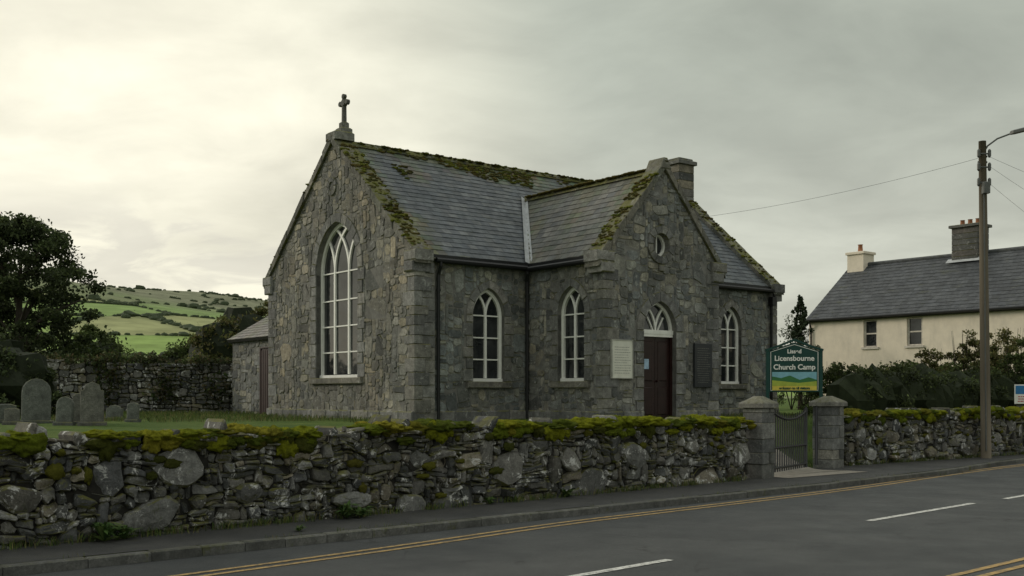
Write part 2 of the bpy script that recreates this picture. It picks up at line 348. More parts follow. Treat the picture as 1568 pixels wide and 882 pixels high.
t=NT('pavement_asphalt'); c=t.mix(t.mr(t.noise(1.3,7,.7),.35,.65),(.034,.035,.035),(.064,.064,.06)); c=t.val(c,t.mr(t.noise(100,2,.8),.3,.7,.4,1.7)); c=t.mix(t.mr(t.noise(2.5,6,.75),.58,.72,0,.65),c,(.05,.055,.025)); t.bump(t.noise(120,3,.8),.8,.012); PAVE=t.done(c,.7,.3)
ribbon('road',KS,offs(KS,6.9),-.1,ROAD)
ribbon('pavement',offs(KS,-.06),[(p[0]-1.2,float(np.interp(p[0]-1.2,WALLP[:,0],WALLP[:,1]))+.35) for p in KS],0.,PAVE)
K2=offs(KS,6.95); ribbon('pavement',K2,offs(K2,3.0),0.,PAVE)
KM=stone_mat('kerb_stone',lich=.64,moss=.58,grime=.4,bd=.01,gain=1.,topm=.15)
def kerb(name,P):
    mb=MB(); 
    for i in range(len(P)-1):
        a=Vector(P[i]);b=Vector(P[i+1]);L=(b-a).length
        if L<.05: continue
        n=max(1,round(L/.9)); d=(b-a)/L
        if L>14: n=4
        for k in range(n):
            s=a+d*(L*k/n+.004); fr=frame((s.x,s.y,-.15),(d.x,d.y,0),(0,0,1),V=(d.y,-d.x,0)); l=L/n-.008
            prism(mb,fr,[(0,-.02),(l,-.02),(l,.12),(0,.12)],0,.155+U(-.004,.006),.018,pick([(.11,.11,.105),(.095,.095,.09),(.12,.12,.112)],.12))
    return mb.build(name,KM)
kerb('kerb',KS); kerb('kerb',[ (p[0],p[1]) for p in offs(KS,6.88)])
def worn(name,col,lo=.42):
    t=NT(name); r=t.n.new('ShaderNodeRGB'); r.outputs[0].default_value=(*col,1); c=t.mix(t.mr(t.noise(14,8,.85),lo,.64),r.outputs[0],(.07,.07,.065)); t.bump(t.noise(150,3,.8),.6,.008); return t.done(c,.7)
YEL=worn('yellow_line_paint',(.5,.33,.12)); WPT=worn('white_line_paint',(.62,.62,.58),.46)
YP=smooth_poly([(-9.,4.3),(-2.34,11.3),(.49,14.5),(2.1,16.1),(6.1,20.),(12.8,27.1),(24.5,37.5)])
for o in (-.1,.1): ribbon('yellow_line',offs(YP,o-.04),offs(YP,o+.04),-.094,YEL)
Y2=offs(KS,6.3)
for o in (-.1,.1): ribbon('yellow_line',offs(Y2,o-.04),offs(Y2,o+.04),-.094,YEL)
mb=MB()
for a,b in [((-2.9,7.0),(-.9,9.0)),((.1,9.96),(1.67,11.5)),((4.95,15.05),(7.44,17.5)),((8.3,18.25),(10.6,20.55)),((13.4,23.4),(15.6,25.6)),((18.5,28.5),(20.6,30.6))]:
    d=(Vector(b)-Vector(a)).normalized()*.055; n=Vector((-d.y,d.x)); mb.add([(a[0]+n.x,a[1]+n.y,-.094),(b[0]+n.x,b[1]+n.y,-.094),(b[0]-n.x,b[1]-n.y,-.094),(a[0]-n.x,a[1]-n.y,-.094)],[(0,1,2,3)])
mb.build('centre_line',WPT)
mb=MB(); C0=Vector((6.1,22.9)); D0=Vector((4.35,26.5)); vs=[];n=24
st=Vector((6.55,22.35))
P=[st+(C0-st)*(i/6) for i in range(6)]+[C0+(D0-C0)*(i/n) for i in range(n+1)]
for i,p in enumerate(P):
    a=P[max(i-1,0)];b=P[min(i+1,len(P)-1)];d=(b-a).normalized();w=1.4 if i<8 else .95
    for s in (-1,1):
        q=p+Vector((-d.y,d.x))*w*s; vs.append((q.x,q.y,max(.008,float(ground_z(p.x,p.y))+.05)))
mb.add(vs,[(2*i,2*i+1,2*i+3,2*i+2) for i in range(len(P)-1)])
mb.build('path',plain_mat('path_concrete',(.24,.22,.185),.85,.25,7,bump=.01))
# ------------------------------------------------------------ boundary wall
MP=[(.2,.235,.02),(.26,.265,.025),(.15,.19,.02),(.3,.275,.035),(.18,.17,.025),(.1,.13,.02),(.24,.26,.02)]
def moss_lump(mb,c,r,seed,n=260,pal=MP,bl=.02,sh=.8,amp=.3,res=(16,10),fine=.25,key=None):
    q=key if key is not None else seed
    base=pal[int((nz(q*.9,3.3,1.7)*.5+.5)*1.6*len(pal))%len(pal)]
    vs=blob(mb,c,r,tuple(x*sh for x in base),seed,res[0],res[1],amp,2.,fine)
    c_=Vector(c)
    for _ in range(n):
        v=Vector(random.choice(vs))
        if v.z<c[2]-r[2]*.75: continue
        w=Vector(random.choice(vs)); v=v.lerp(w,U(0,.14)) ; d=(v-c_); d.x/=r[0];d.y/=r[1];d.z/=r[2]; d.normalize()
        t_=Vector((U(-1,1),U(-1,1),U(-1,1))).cross(d).normalized()*bl*U(.3,.6); tip=v+(d+Vector((U(-.8,.8),U(-.8,.8),U(-.3,.6)))).normalized()*bl*U(.7,1.6)
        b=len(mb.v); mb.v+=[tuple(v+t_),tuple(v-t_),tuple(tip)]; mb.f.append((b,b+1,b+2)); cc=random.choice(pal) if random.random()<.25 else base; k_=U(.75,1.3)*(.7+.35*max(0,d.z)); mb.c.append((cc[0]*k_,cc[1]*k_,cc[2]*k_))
def rubble_wall(name,p0,p1,h,cell=.06,dens=1.,th=.52,mossd=1.,base=0.):
    a=Vector(p0);b=Vector(p1);L=(b-a).length;d=(b-a)/L; e=empty(name,(a.x,a.y,base),math.atan2(d.y,d.x))
    fr=frame((0,0,-.15),(1,0,0),(0,-1,0)); frb=frame((0,th,-.15),(1,0,0),(0,1,0)); H=h+.15
    top=lambda u: H-.19+.07*nz(u*1.1,3.3)+.05*nz(u*4,1.)
    mb=MB()
    bl=[]
    for _ in range(int(L*3)):
        u,v=U(.3,L-.3),.2+U(0,.9)**1.2*.85; rx=U(.1,.36);ry=rx*U(.4,.85)
        if v+ry>top(u)-.05: continue
        if all(((u-q[0])/(rx+q[2]+.06))**2+((v-q[1])/(ry+q[3]+.03))**2>1 for q in bl): bl.append((u,v,rx,ry))
    for (u,v,rx,ry) in bl:
        P=[]; rot=U(-.3,.3); nk=random.choice((5,6,7)); ang=sorted([2*math.pi*(k+U(-.3,.3))/nk for k in range(nk)])
        cr_=[(rx*1.12*math.cos(t_)*U(.85,1.15),ry*1.12*math.sin(t_)*U(.85,1.15)) for t_ in ang]
        for k in range(nk):
            p=cr_[k];q=cr_[(k+1)%nk]; r0=cr_[k-1]
            for (A_,B_,f_) in ((r0,p,.82),(p,q,.18)):
                x=A_[0]+(B_[0]-A_[0])*f_; y=A_[1]+(B_[1]-A_[1])*f_; x+=U(-.012,.012); y+=U(-.012,.012); P.append((u+x*math.cos(rot)-y*math.sin(rot),v+x*math.sin(rot)+y*math.cos(rot)))
        prism(mb,fr,P,-.03,U(.05,.1),.035,pick(PALD+[(.2,.2,.19),(.24,.2,.15)],.2),(U(-.12,.12),U(-.18,.1)),dome=U(.005,.035))
    msk=lambda u,v:v<top(u) and all(((u-q[0])/(q[2]*1.0+.01))**2+((v-q[1])/(q[3]*1.0+.01))**2>1 for q in bl if abs(u-q[0])<.5)
    rc=pack(0,L,0,H+.1,cell,msk,[1,2,2,3,3,4,5,6,7],[1,1,1,2,2,3],big=.03)
    def cf(c,u,v):
        k=.7+.6*(nz(u*.9,v*1.3,2)+.5); return (c[0]*k,c[1]*k,c[2]*k)
    stones(mb,fr,rc,.003,-.01,.08,.02,PALD,.6,.35,cf,warp=.085,wf=2.2,dome=.014)
    rc=pack(0,L,0,H+.1,cell*1.6,lambda u,v:v<top(u),[1,2,3,4],[1,2,2])
    stones(mb,frb,rc,.008,.01,.06,.02,PALD,.3,.15,cf,warp=.06)
    u=0
    while u<L:
        w=U(.12,.42); 
        if random.random()<.8:
            z=top(u)-.15; fl=random.random()<.5
            hh=U(.05,.11) if fl else U(.13,.24); ww=w if fl else U(.07,.16)
            an=U(-.2,.2) if fl else U(-.7,.7); fc=frame((u,-.02+U(-.08,.05),z-.03),(math.cos(an),0,math.sin(an)),(0,-1,0),V=(-math.sin(an),0,math.cos(an)))
            poly=[(-ww/2,0),(ww/2,0),(ww/2*U(.8,1.1),hh*U(.5,.8)),(ww*.3,hh*U(.85,1.)),(0,hh*U(.95,1.15)),(-ww*.32,hh*U(.85,1.)),(-ww/2*U(.8,1.1),hh*.55)]
            prism(mb,fc,poly,-.48+U(0,.1),.03,.025,pick(PALD+[(.26,.26,.25)],.25),(U(-.2,.2),U(-.2,.2)),dome=.012)
            w=ww*1.02
        u+=w
    mb.build('stones',MW,e)
    mc=MB(); n=int(L/.3); vs=[];
    for i in range(n+1):
        u=L*i/n; z=top(u)-.16; vs+=[(u,.02,-.15),(u,.02,z),(u,th-.02,z),(u,th-.02,-.15)]
    mc.add(vs,[(4*i+k,4*i+k+1,4*i+k+5,4*i+k+4) for i in range(n) for k in range(3)]+[(0,1,2,3),(4*n+3,4*n+2,4*n+1,4*n)]); mc.build('core',EARTH,e)
    mm=MB(); u=0; i=0; RS=(26,16) if dens>.8 else (16,10)
    while u<L:
        g=nz(u*.6+p0[0],7.7)+.36
        if g>0 and random.random()<.97:
            k_=min(1.2,.75+g); rx=U(.1,.25)*k_;rz=U(.045,.095)*mossd*k_; zt=top(u)-.15
            moss_lump(mm,(u,U(.0,.09),zt+rz*U(.1,.5)+.015),(rx,U(.13,.2),rz),u*3+i,int(900*dens*(rx/.2)),bl=.0085,res=RS,key=u)
            moss_lump(mm,(u+U(-.1,.1),U(.2,.42),zt+U(.0,.07)),(rx*1.1,U(.15,.22),rz),u*3.3+i,int(250*dens),bl=.009,res=RS,key=u)
            if random.random()<.6*mossd: moss_lump(mm,(u+U(-.1,.1),-.055,zt-U(.0,.12)),(U(.08,.2),.055,U(.05,.13)),u*5,int(520*dens),pal=MP[2:]+[(.08,.09,.02)],bl=.0085,res=RS,key=u)
            u+=rx*U(.45,.85)
        else: u+=U(.1,.2)
        i+=1
    for _ in range(int(L*2.2)):
        u=U(0,L); v=(h-.25)*U(0.05,1)**.6; moss_lump(mm,(u,-.055,v),(U(.04,.16),.03,U(.025,.09)),u,130,pal=[(.07,.08,.02),(.12,.115,.025),(.14,.14,.025)],bl=.009)
    mm.build('moss',MOSS,e,True)
    return e
random.seed(21)
rubble_wall('stone_boundary_wall',WL[0],WL[1],1.31)
rubble_wall('stone_boundary_wall',WR[0],WR[1],1.35,cell=.075,dens=.5)
rubble_wall('stone_boundary_wall',WR[1],WR[2],1.36,cell=.09,dens=.4)
rubble_wall('stone_boundary_wall',WR[2],WR[3],1.36,cell=.12,dens=.3)
MSP=stone_mat('pillar_stone',lich=.6,lichcol=(.34,.34,.30),moss=.64,grime=.5,gain=1.1,topm=.35)
def pillar(x,y,h,w0):
    e=empty('gate_pillar',(x,y,-.02),math.radians(46)); mb=MB(); z=0; k=0
    while z<h-.02:
        hh=min(U(.2,.33),h-z); w=w0+U(-.008,.008)
        if k%2: box(mb,-w,U(-.02,.06),-w,w,z,z+hh-.008,pick(PAL[:6],.2),.02); box(mb,.07,w,-w,w,z,z+hh-.008,pick(PAL[:6],.2),.02)
        else: box(mb,-w,w,-w,w,z,z+hh-.008,pick(PAL[:6],.2),.02)
        z+=hh;k+=1
    q=w0-.02; box(mb,-q,q,-q,q,0,h,(.08,.08,.07),0)
    q=w0+.055; box(mb,-q,q,-q,q,h,h+.1,(.19,.185,.165),.02)
    s=[w0+.04,w0-.05,.07];zz=[h+.1,h+.15,h+.23]; vs=[]
    for r,z in zip(s,zz): vs+=[(-r,-r,z),(r,-r,z),(r,r,z),(-r,r,z)]
    mb.add(vs,[(4*i+k,4*i+(k+1)%4,4*i+4+(k+1)%4,4*i+4+k) for i in range(2) for k in range(4)]+[(8,9,10,11)],(.2,.195,.175))
    mb.build('stonework',MSP,e)
pillar(4.92,21.62,1.42,.235); pillar(7.22,24.75,1.42,.265)
def gate(name,a,b):
    a=Vector(a);b=Vector(b);L=(b-a).length; e=empty(name,(a.x,a.y,.02),math.atan2((b-a).y,(b-a).x)); mb=MB(); n=int(L/.13)
    tz=lambda u: 1.12+.16*abs(2*(u/L)-1)**2
    for i in range(n+1):
        u=L*i/n; r=.034 if i in(0,n) else .017; tube(mb,[(u,0,.06),(u,0,tz(u)+.06),(u,0,tz(u)+.12)],[r,r,.002],6)
    for zf in (lambda u:.14,lambda u:.55,lambda u:tz(u)): tube(mb,[(L*i/12,0,zf(L*i/12)) for i in range(13)],.026,6)
    mb.build('bars',BLACK,e,True)
gate('iron_gate',(5.28,21.95),(6.4,23.6)); gate('iron_gate',(6.85,24.4),(7.25,26.)); 
# ------------------------------------------------------------ church
random.seed(5)
CH=empty('stone_church',(-2.38,26,1.0),math.radians(38.1))
NL,NW,EZ,RZ=13.7,7.8,4.08,7.47; PX0,PX1,PY,PRZ=3.54,7.6,-2.9,6.35; PEZ=4.05
FG=frame((0,0,0),(0,1,0),(-1,0,0)); FS=frame((0,0,0),(1,0,0),(0,-1,0)); FPL=frame((PX0,0,0),(0,1,0),(-1,0,0)); FPF=frame((0,PY,0),(1,0,0),(0,-1,0))
FPR=frame((PX1,0,0),(0,1,0),(1,0,0)); FB=frame((NL,0,0),(0,1,0),(1,0,0)); FN=frame((0,NW,0),(1,0,0),(0,1,0))
WG=Arch(3.72,1.13,1.11,3.95,1.32); W1=Arch(2.27,.5,.99,2.66,.69); W2=Arch(-1.72,.5,.99,2.66,.69); W3=Arch(11.52,.47,.99,2.66,.69)
WD=Arch(PX0+1.9,.58,-.02,2.25,.74); WRd=Circ(PX0+1.93,4.4,.29)
pcx=(PX0+PX1)/2
gz=lambda y:EZ+(RZ-EZ)*(1-abs(y-NW/2)/(NW/2)); pz_=lambda x:PEZ+(PRZ-PEZ)*(1-abs(x-pcx)/((PX1-PX0)/2))
mm=MB(); ms=MB(); mq=MB()
B0=-.35
def mk(fr,outline,holes,mask,u0,u1,v1,cell=.085,sw=.2,tint=(1,1,1)):
    wall_face(mm,fr,outline,holes)
    def mk2(u,v):
        if not mask(u,v): return False
        for h in holes:
            if h.inside(u,v,sw+.02 if not isinstance(h,Circ) else .2,.16): return False
        return True
    rc=pack(u0,u1,0,v1,cell,mk2,[2,2,3,3,4,5,6],[1,2,2,3,3],big=.04)
    def cf(c,u,v): k=.85+.3*(nz(u*.6,v*.6,u0)+.4); w_=1+.09*nz(u*.8,v*.8,9); return (c[0]*k*tint[0]*w_,c[1]*k*tint[1],c[2]*k*tint[2]/w_)
    stones(ms,fr,rc,.007,.002,.024,.012,PAL,.55,.06,cf,warp=.055,wf=1.7)
TW=(1.06,1.01,.92); TC=(.96,1.,1.0)
mk(FG,[(0,B0),(NW,B0),(NW,EZ),(NW/2,RZ),(0,EZ)],[WG],lambda u,v:v<gz(u)-.05 and .0<u<NW,0,NW,RZ,sw=.26,tint=TW)
mk(FS,[(0,B0),(NL,B0),(NL,EZ),(0,EZ)],[W1,W3],lambda u,v:(u<PX0 or u>PX1),0,NL,EZ,tint=TC)
mk(FPL,[(PY,B0),(.0,B0),(.0,PEZ),(PY,PEZ)],[W2],lambda u,v:True,PY,0,PEZ)
mk(FPR,[(PY,B0),(.0,B0),(.0,PEZ),(PY,PEZ)],[],lambda u,v:True,PY,0,PEZ)
mk(FPF,[(PX0,-.4),(PX1,-.4),(PX1,PEZ),(pcx,PRZ),(PX0,PEZ)],[WD,WRd],lambda u,v:v<pz_(u)-.05,PX0,PX1,PRZ,sw=.24,tint=(.99,1.0,.99))
mk(FB,[(0,B0),(NW,B0),(NW,EZ),(NW/2,RZ),(0,EZ)],[],lambda u,v:v<gz(u)-.05,0,NW,RZ,cell=.14)
mk(FN,[(0,B0),(NL,B0),(NL,EZ),(0,EZ)],[],lambda u,v:True,0,NL,EZ,cell=.16)
mm.build('wall_core',MORT,CH); ms.build('wall_stones',MS,CH)
QP=[(.185,.184,.175),(.215,.21,.195),(.16,.16,.157),(.2,.193,.172),(.14,.14,.137)]
def quoins(x,y,sx,sy,ztop,proud=.03):
    z=0;k=0
    while z<ztop-.05:
        h=min(U(.2,.36),ztop-z); a,b=(U(.36,.55),U(.2,.3)) if k%2 else (U(.2,.3),U(.36,.55))
        x0,x1=sorted((x-sx*proud,x+sx*a)); y0,y1=sorted((y-sy*proud,y+sy*b)); box(mq,x0,x1,y0,y1,z+.004,z+h-.004,pick(QP,.25),.022); z+=h;k+=1
quoins(0,-.1,1,1,EZ-.15);quoins(0,NW,1,-1,EZ-.15);quoins(PX0,PY,1,1,PEZ-.15);quoins(PX1,PY,-1,1,PEZ-.15);quoins(NL,0,-1,1,EZ-.15);quoins(NL,NW,-1,-1,EZ-.15)
for i in range(13): z=i*.3; box(mq,.2,.58,-.1,.05,z+.004,z+.296,pick(QP,.25),.015)
for A,f,w in ((WG,FG,.26),(W1,FS,.2),(W2,FPL,.2),(W3,FS,.2),(WD,FPF,.24)): surround(mq,f,A,w,sill=(A is not WD))
def ring(cx,cz,r0,r1,n,fr,pr=.05):
    for i in range(n):
        t0=2*math.pi*(i+.03)/n;t1=2*math.pi*(i+.97)/n;tm=(t0+t1)/2
        P=[(cx+r*math.cos(t),cz+r*math.sin(t)) for r,t in ((r0,t0),(r1,t0),(r1,tm),(r1,t1),(r0,t1),(r0,tm))]; prism(mq,fr,P,-.15,pr,.012,pick(QP,.2))
ring(WRd.cx,WRd.cz,.29,.48,12,FPF)
for dx,dz in ((0,-.58),(0,.58)): prism(mq,FPF,[(WRd.cx-.08,WRd.cz+dz-.08),(WRd.cx+.08,WRd.cz+dz-.08),(WRd.cx+.1,WRd.cz+dz+.08),(WRd.cx-.1,WRd.cz+dz+.08)],-.02,.06,.02,(.22,.21,.19))
ring(3.95,6.25,.12,.25,8,FG); prism(mq,FG,[(3.95+.14*math.cos(t*.785),6.25+.14*math.sin(t*.785)) for t in range(8)],-.05,.02,.01,(.12,.12,.11))
for (f,a,b) in ((FG,-.1,NW+.05),(FPL,PY-.06,-.05),(FPF,PX0-.06,WD.cx-.6),(FPF,WD.cx+.6,PX1+.05),(FS,.6,PX0-.1),(FS,PX1+.1,NL+.05)):
    u=a
    while u<b-.05: w=min(U(.5,.9),b-u); prism(mq,f,[(u+.005,-.3),(u+w-.005,-.3),(u+w-.005,.26),(u+.005,.26)],-.02,.09,.03,pick(QP,.2)); u+=w
def coping(fr,c,half,ez,rz,n0,n1,th=.17,step=.62,ov=.25):
    sl=(rz-ez)/half; L=half+ov; N=int(L*math.hypot(1,sl)/step)
    for sd in (-1,1):
        for i in range(N):
            a=-ov+L*i/N+.004;b=-ov+L*(i+1)/N-.004; lo=lambda q:ez+sl*q-.05; thk=th+U(-.02,.025); j1=U(-.012,.012)
            P=[(c-sd*(half-a),lo(a)),(c-sd*(half-b),lo(b)),(c-sd*(half-b),lo(b)+thk*1.35+j1),(c-sd*(half-a),lo(a)+thk*1.35)]
            if sd<0:P=P[::-1]
            prism(mq,fr,P,n0,n1+U(-.015,.015),.025,pick([(.14,.135,.115),(.165,.155,.13),(.11,.112,.09)],.2))
        k0=c-sd*(half+ov+.03);k1=c-sd*(half-.28)
        for q,(za,zb,ex) in enumerate(((ez-.46,ez-.2,.12),(ez-.2,ez+.06,0))):
            x0,x1=sorted((k0+sd*ex,k1)); prism(mq,fr,[(x0,za),(x1,za),(x1,zb),(x0,zb)],n0+.004,n1+.01,.03,pick(QP,.2))
coping(FG,NW/2,NW/2,EZ,RZ,-.42,.09); coping(FB,NW/2,NW/2,EZ,RZ,-.42,.09); coping(FPF,pcx,(PX1-PX0)/2,PEZ,PRZ,-.42,.09)
prism(mq,FPF,[(pcx-.2,PRZ-.05),(pcx+.2,PRZ-.05),(pcx+.06,PRZ+.24),(pcx-.06,PRZ+.24)],-.44,.1,.03,(.15,.145,.12))
cxx=.32
box(mq,-.1,.5,3.6,4.2,RZ+.0,RZ+.24,(.17,.17,.15),.05); box(mq,cxx-.18,cxx+.18,3.72,4.08,RZ+.24,RZ+.38,(.17,.17,.15),.04); box(mq,cxx-.11,cxx+.11,3.79,4.01,RZ+.38,RZ+.54,(.14,.14,.12),.03)
FC_=frame((cxx,3.9,0),(0,1,0),(-1,0,0)); zc=RZ+1.06
prism(mq,FC_,[(-.06,RZ+.5),(.06,RZ+.5),(.045,zc),(-.045,zc)],-.05,.05,.012,(.1,.1,.09))
for ang in (0,90,180):
    ca,sa=math.cos(math.radians(ang)),math.sin(math.radians(ang))
    P=[(0,-.035),(.12,-.035),(.17,-.075),(.23,-.05),(.25,0),(.23,.05),(.17,.075),(.12,.035),(0,.035)]
    prism(mq,FC_,[(p[0]*ca-p[1]*sa,zc+p[0]*sa+p[1]*ca) for p in P],-.047,.047,.012,(.1,.1,.09))
prism(mq,FC_,[(.1*math.cos(t*.6283),zc+.1*math.sin(t*.6283)) for t in range(10)],-.055,.055,.01,(.11,.11,.1))
mq.build('dressed_stone_trim',MS,CH)
mb=MB(); z=6.9
while z<8.35: h=.27; box(mb,NL-.72,NL+.02,3.5,4.3,z,z+h-.006,pick(PALD,.15),.02); z+=h
box(mb,NL-.8,NL+.1,3.42,4.38,z,z+.13,(.15,.15,.14),.02); box(mb,NL-.7,NL,3.52,4.28,z+.13,z+.22,(.13,.13,.12),.03); mb.build('chimney',MS,CH)
def slates(mb,O,Ud,S,W,L,mossf,sw=.27,rh=.2,pal=None):
    O=Vector(O);Ud=Vector(Ud).normalized();S=Vector(S).normalized();N=Ud.cross(S).normalized()
    if N.z<0:N=-N
    pal=pal or [(.088,.103,.115),(.102,.118,.128),(.075,.088,.1),(.12,.132,.136),(.095,.108,.115)]
    r=int(L/rh); rh=L/r
    mb.add([O+N*-.1,O+Ud*W+N*-.1,O+Ud*W+S*L+N*-.02,O+S*L+N*-.02],[(0,1,2,3)],(.02,.02,.02))
    mb.add([O+N*-.1,O+Ud*W+N*-.1,O+Ud*W+N*.02,O+N*.02],[(0,1,2,3)],(.03,.03,.03))
    for j in range(r):
        u=-(j%2)*sw/2
        while u<W:
            w=sw*U(.9,1.12); a=max(u,0)+.002;b=min(u+w,W)-.002
            if b-a>.03:
                v=j*rh+U(-.006,.006); v1=min(j*rh+rh*1.12,L); l=.015+U(-.003,.006)
                c=pick(pal,.18); m=mossf((a+b)/2,v/L); m=max(0,min(1,m)); c=tuple(c[k]*(1-m)+(.14,.15,.045)[k]*U(.6,1.2)*m for k in range(3))
                p=[O+Ud*a+S*v+N*l,O+Ud*b+S*(v+U(-.004,.004))+N*l,O+Ud*b+S*v1+N*.003,O+Ud*a+S*v1+N*.003]
                mb.add(p+[O+Ud*a+S*v-N*.0,O+Ud*b+S*v-N*.0],[(0,1,2,3),(4,5,1,0)],c)
            u+=w
mb=MB(); sl=math.hypot(NW/2,RZ-EZ); S=Vector((0,NW/2,RZ-EZ)); Sn=S.normalized()
def mossd_nave(u,v): return max(0,(v-.76)*3.2+.8*nz(u*.9,v*4,3)+.02)*(1 if u<5.5 else .8)+max(0,.75-u*1.15+.75*nz(v*7,1,u))*.8
def mf1(u,v): return min(.85,mossd_nave(u,v))
slates(mb,Vector((.4,0,EZ))-Sn*.22,(1,0,0),S,NL-.8,sl+.22,mf1)
S2=Vector((0,-NW/2,RZ-EZ)); slates(mb,Vector((.4,NW,EZ))-S2.normalized()*.22,(1,0,0),S2,NL-.8,sl+.22,mf1)
ph=(PX1-PX0)/2; S3=Vector((ph,0,PRZ-PEZ)); pl=S3.length
def mf2(u,v): return .1+.5*nz(u*1.3,v*4,5)+.9*max(0,v-.7)+max(0,.5-u*1.2+.6*nz(v*7,4,u))
ulen=-PY-.4+2.95
slates(mb,Vector((PX0,PY+.4,PEZ))-S3.normalized()*.2,(0,1,0),S3,ulen,pl+.2,mf2,pal=[(.12,.125,.12),(.14,.14,.128),(.1,.105,.104),(.15,.147,.132)])
S4=Vector((-ph,0,PRZ-PEZ)); slates(mb,Vector((PX1,PY+.4,PEZ))-S4.normalized()*.2,(0,1,0),S4,ulen,pl+.2,mf2)
mb.build('roof_slates',SLATE,CH)
mb=MB(); u=.42
while u<NL-.8:
    w=min(.45,NL-.42-u)
    vs=[(u+.004,3.72,RZ-.1),(u+.004,3.9,RZ+.075),(u+.004,4.08,RZ-.1),(u+w-.004,3.72,RZ-.1),(u+w-.004,3.9,RZ+.07),(u+w-.004,4.08,RZ-.1)]
    mb.add(vs,[(0,1,4,3),(1,2,5,4),(0,2,1),(3,4,5)],pick([(.1,.105,.075),(.12,.12,.095),(.08,.09,.06)],.2)); u+=w
v=PY+.42
while v<2.55:
    vs=[(pcx-.17,v+.004,PRZ-.12),(pcx,v+.004,PRZ+.07),(pcx+.17,v+.004,PRZ-.12),(pcx-.17,v+.44,PRZ-.12),(pcx,v+.44,PRZ+.07),(pcx+.17,v+.44,PRZ-.12)]
    mb.add(vs,[(0,1,4,3),(1,2,5,4),(0,2,1),(3,4,5)],pick([(.12,.115,.075),(.15,.135,.09),(.1,.1,.06)],.2)); v+=.45
mb.build('ridge_tiles',MS,CH)
yv=(PRZ-PEZ)*(NW/2)/(RZ-EZ); a=Vector((PX0-.02,-.1,EZ-.03));b=Vector((pcx-.05,yv-.08,PRZ-.02)); mb=MB()
d=Vector((1,0,0)); mb.add([a-d*.14+Vector((0,0,.05)),a+Vector((.02,0,-.0)),a+d*.1+Vector((0,0,.13)),b-d*.14+Vector((0,0,.06)),b,b+d*.08+Vector((0,0,.12))],[(0,1,4,3),(1,2,5,4)]); mb.build('valley_flashing',LEAD,CH)
mb=MB(); RM=[(.17,.185,.035),(.21,.21,.04),(.12,.14,.035),(.14,.115,.04),(.1,.095,.04)]
kw=dict(pal=RM,bl=.012,amp=.3,res=(10,6))
n_=0
for _ in range(8000):
    u=U(.42,11.5);v=U(.05,.985)
    if mossd_nave(u,v)<.42+U(-.1,.3): continue
    if u>3.6 and u<7.6 and v<.78: continue
    p=Vector((u,0,EZ))+S*v; r=U(.02,.065); moss_lump(mb,(p.x,p.y-.01,p.z+.008),(r*1.7,r,r*.6),u*7,10,**kw); n_+=1
    if n_>800: break
for _ in range(620):
    q=U(0,1); sd=random.choice((-1,1,1)); r=U(.015,.065)
    if nz(q*6*sd,2.2)<-.25: continue
    moss_lump(mb,(U(-.08,.46),NW/2-sd*(NW/2)*(1-q),EZ+(RZ-EZ)*q+.175),(r*1.3,r*1.3,r*.6),q*31,12,**kw)
for _ in range(420):
    q=U(0,1); sd=random.choice((-1,-1,1)); r=U(.015,.06)
    if nz(q*5*sd,6.2)<-.25: continue
    moss_lump(mb,(pcx+sd*ph*(1-q),PY+U(-.08,.46),PEZ+(PRZ-PEZ)*q+.175),(r*1.3,r*1.3,r*.6),q*31,12,**kw)
for _ in range(120):
    q=U(0,1); r=U(.02,.06); moss_lump(mb,(U(NL-.42,NL+.05),NW/2*q,EZ+(RZ-EZ)*q+.175),(r*1.3,r*1.3,r*.6),q*31,8,**kw)
for _ in range(330):
    r=U(.015,.055); moss_lump(mb,(U(.4,12.5),3.9+U(-.2,.02),RZ+.02),(r*1.6,r,r*.6),r*531,8,**kw); moss_lump(mb,(pcx+U(-.18,.02),U(PY+.4,2.4),PRZ+.01),(r,r*1.6,r*.6),r*31,8,**kw)
mb.build('roof_moss',MOSS,CH)
mf=MB();mg=MB()
window(mf,mg,FG,WG,[-.38,.38],[1.8,2.5,3.2,3.95],.1,.17,.08)
for A,f in ((W1,FS),(W2,FPL),(W3,FS)): window(mf,mg,f,A,[0],[1.55,2.1,2.66],.09,.15,.07)
strip(mf,FPF,WRd.outline(-.03,20),.06,-.2,-.13,closed=True); strip(mf,FPF,[(WRd.cx,WRd.cz-.27),(WRd.cx,WRd.cz+.27)],.03,-.2,-.14)
o=WRd.outline(); mg.add([FPF(p[0],p[1],-.19) for p in o],[tuple(range(len(o)))])
FA=Arch(WD.cx,.58,2.2,2.25,.74); window(mf,mg,FPF,FA,[0],[],.07,.17); strip(mf,FPF,[(WD.cx-.57,2.16),(WD.cx+.57,2.16)],.1,-.2,-.1)
for q in (-.2,.2): strip(mf,FPF,[(WD.cx+q*.3,2.24),(WD.cx+q*1.4,2.6)],.03,-.2,-.15)
mf.build('window_frames',WHITE,CH); mg.build('window_glass',GLASS,CH)
mb=MB(); 
for s in (-1,1): strip(mb,FPF,[(WD.cx+s*.545,-.0),(WD.cx+s*.545,2.11)],.07,-.24,-.12)
for s in (-1,1):
    x=WD.cx+s*.255; prism(mb,FPF,[(x-.25,0),(x+.25,0),(x+.25,2.11),(x-.25,2.11)],-.26,-.17,.005,(.1,.1,.1))
    for za,zb in ((.15,.85),(1.0,2.0)): prism(mb,FPF,[(x-.17,za),(x+.17,za),(x+.17,zb),(x-.17,zb)],-.18,-.15,.02,(.1,.1,.1))
tube(mb,[FPF(WD.cx+.06,1.0,-.17),FPF(WD.cx+.06,1.0,-.1)],.03,8)
mb.build('door',DOOR,CH)
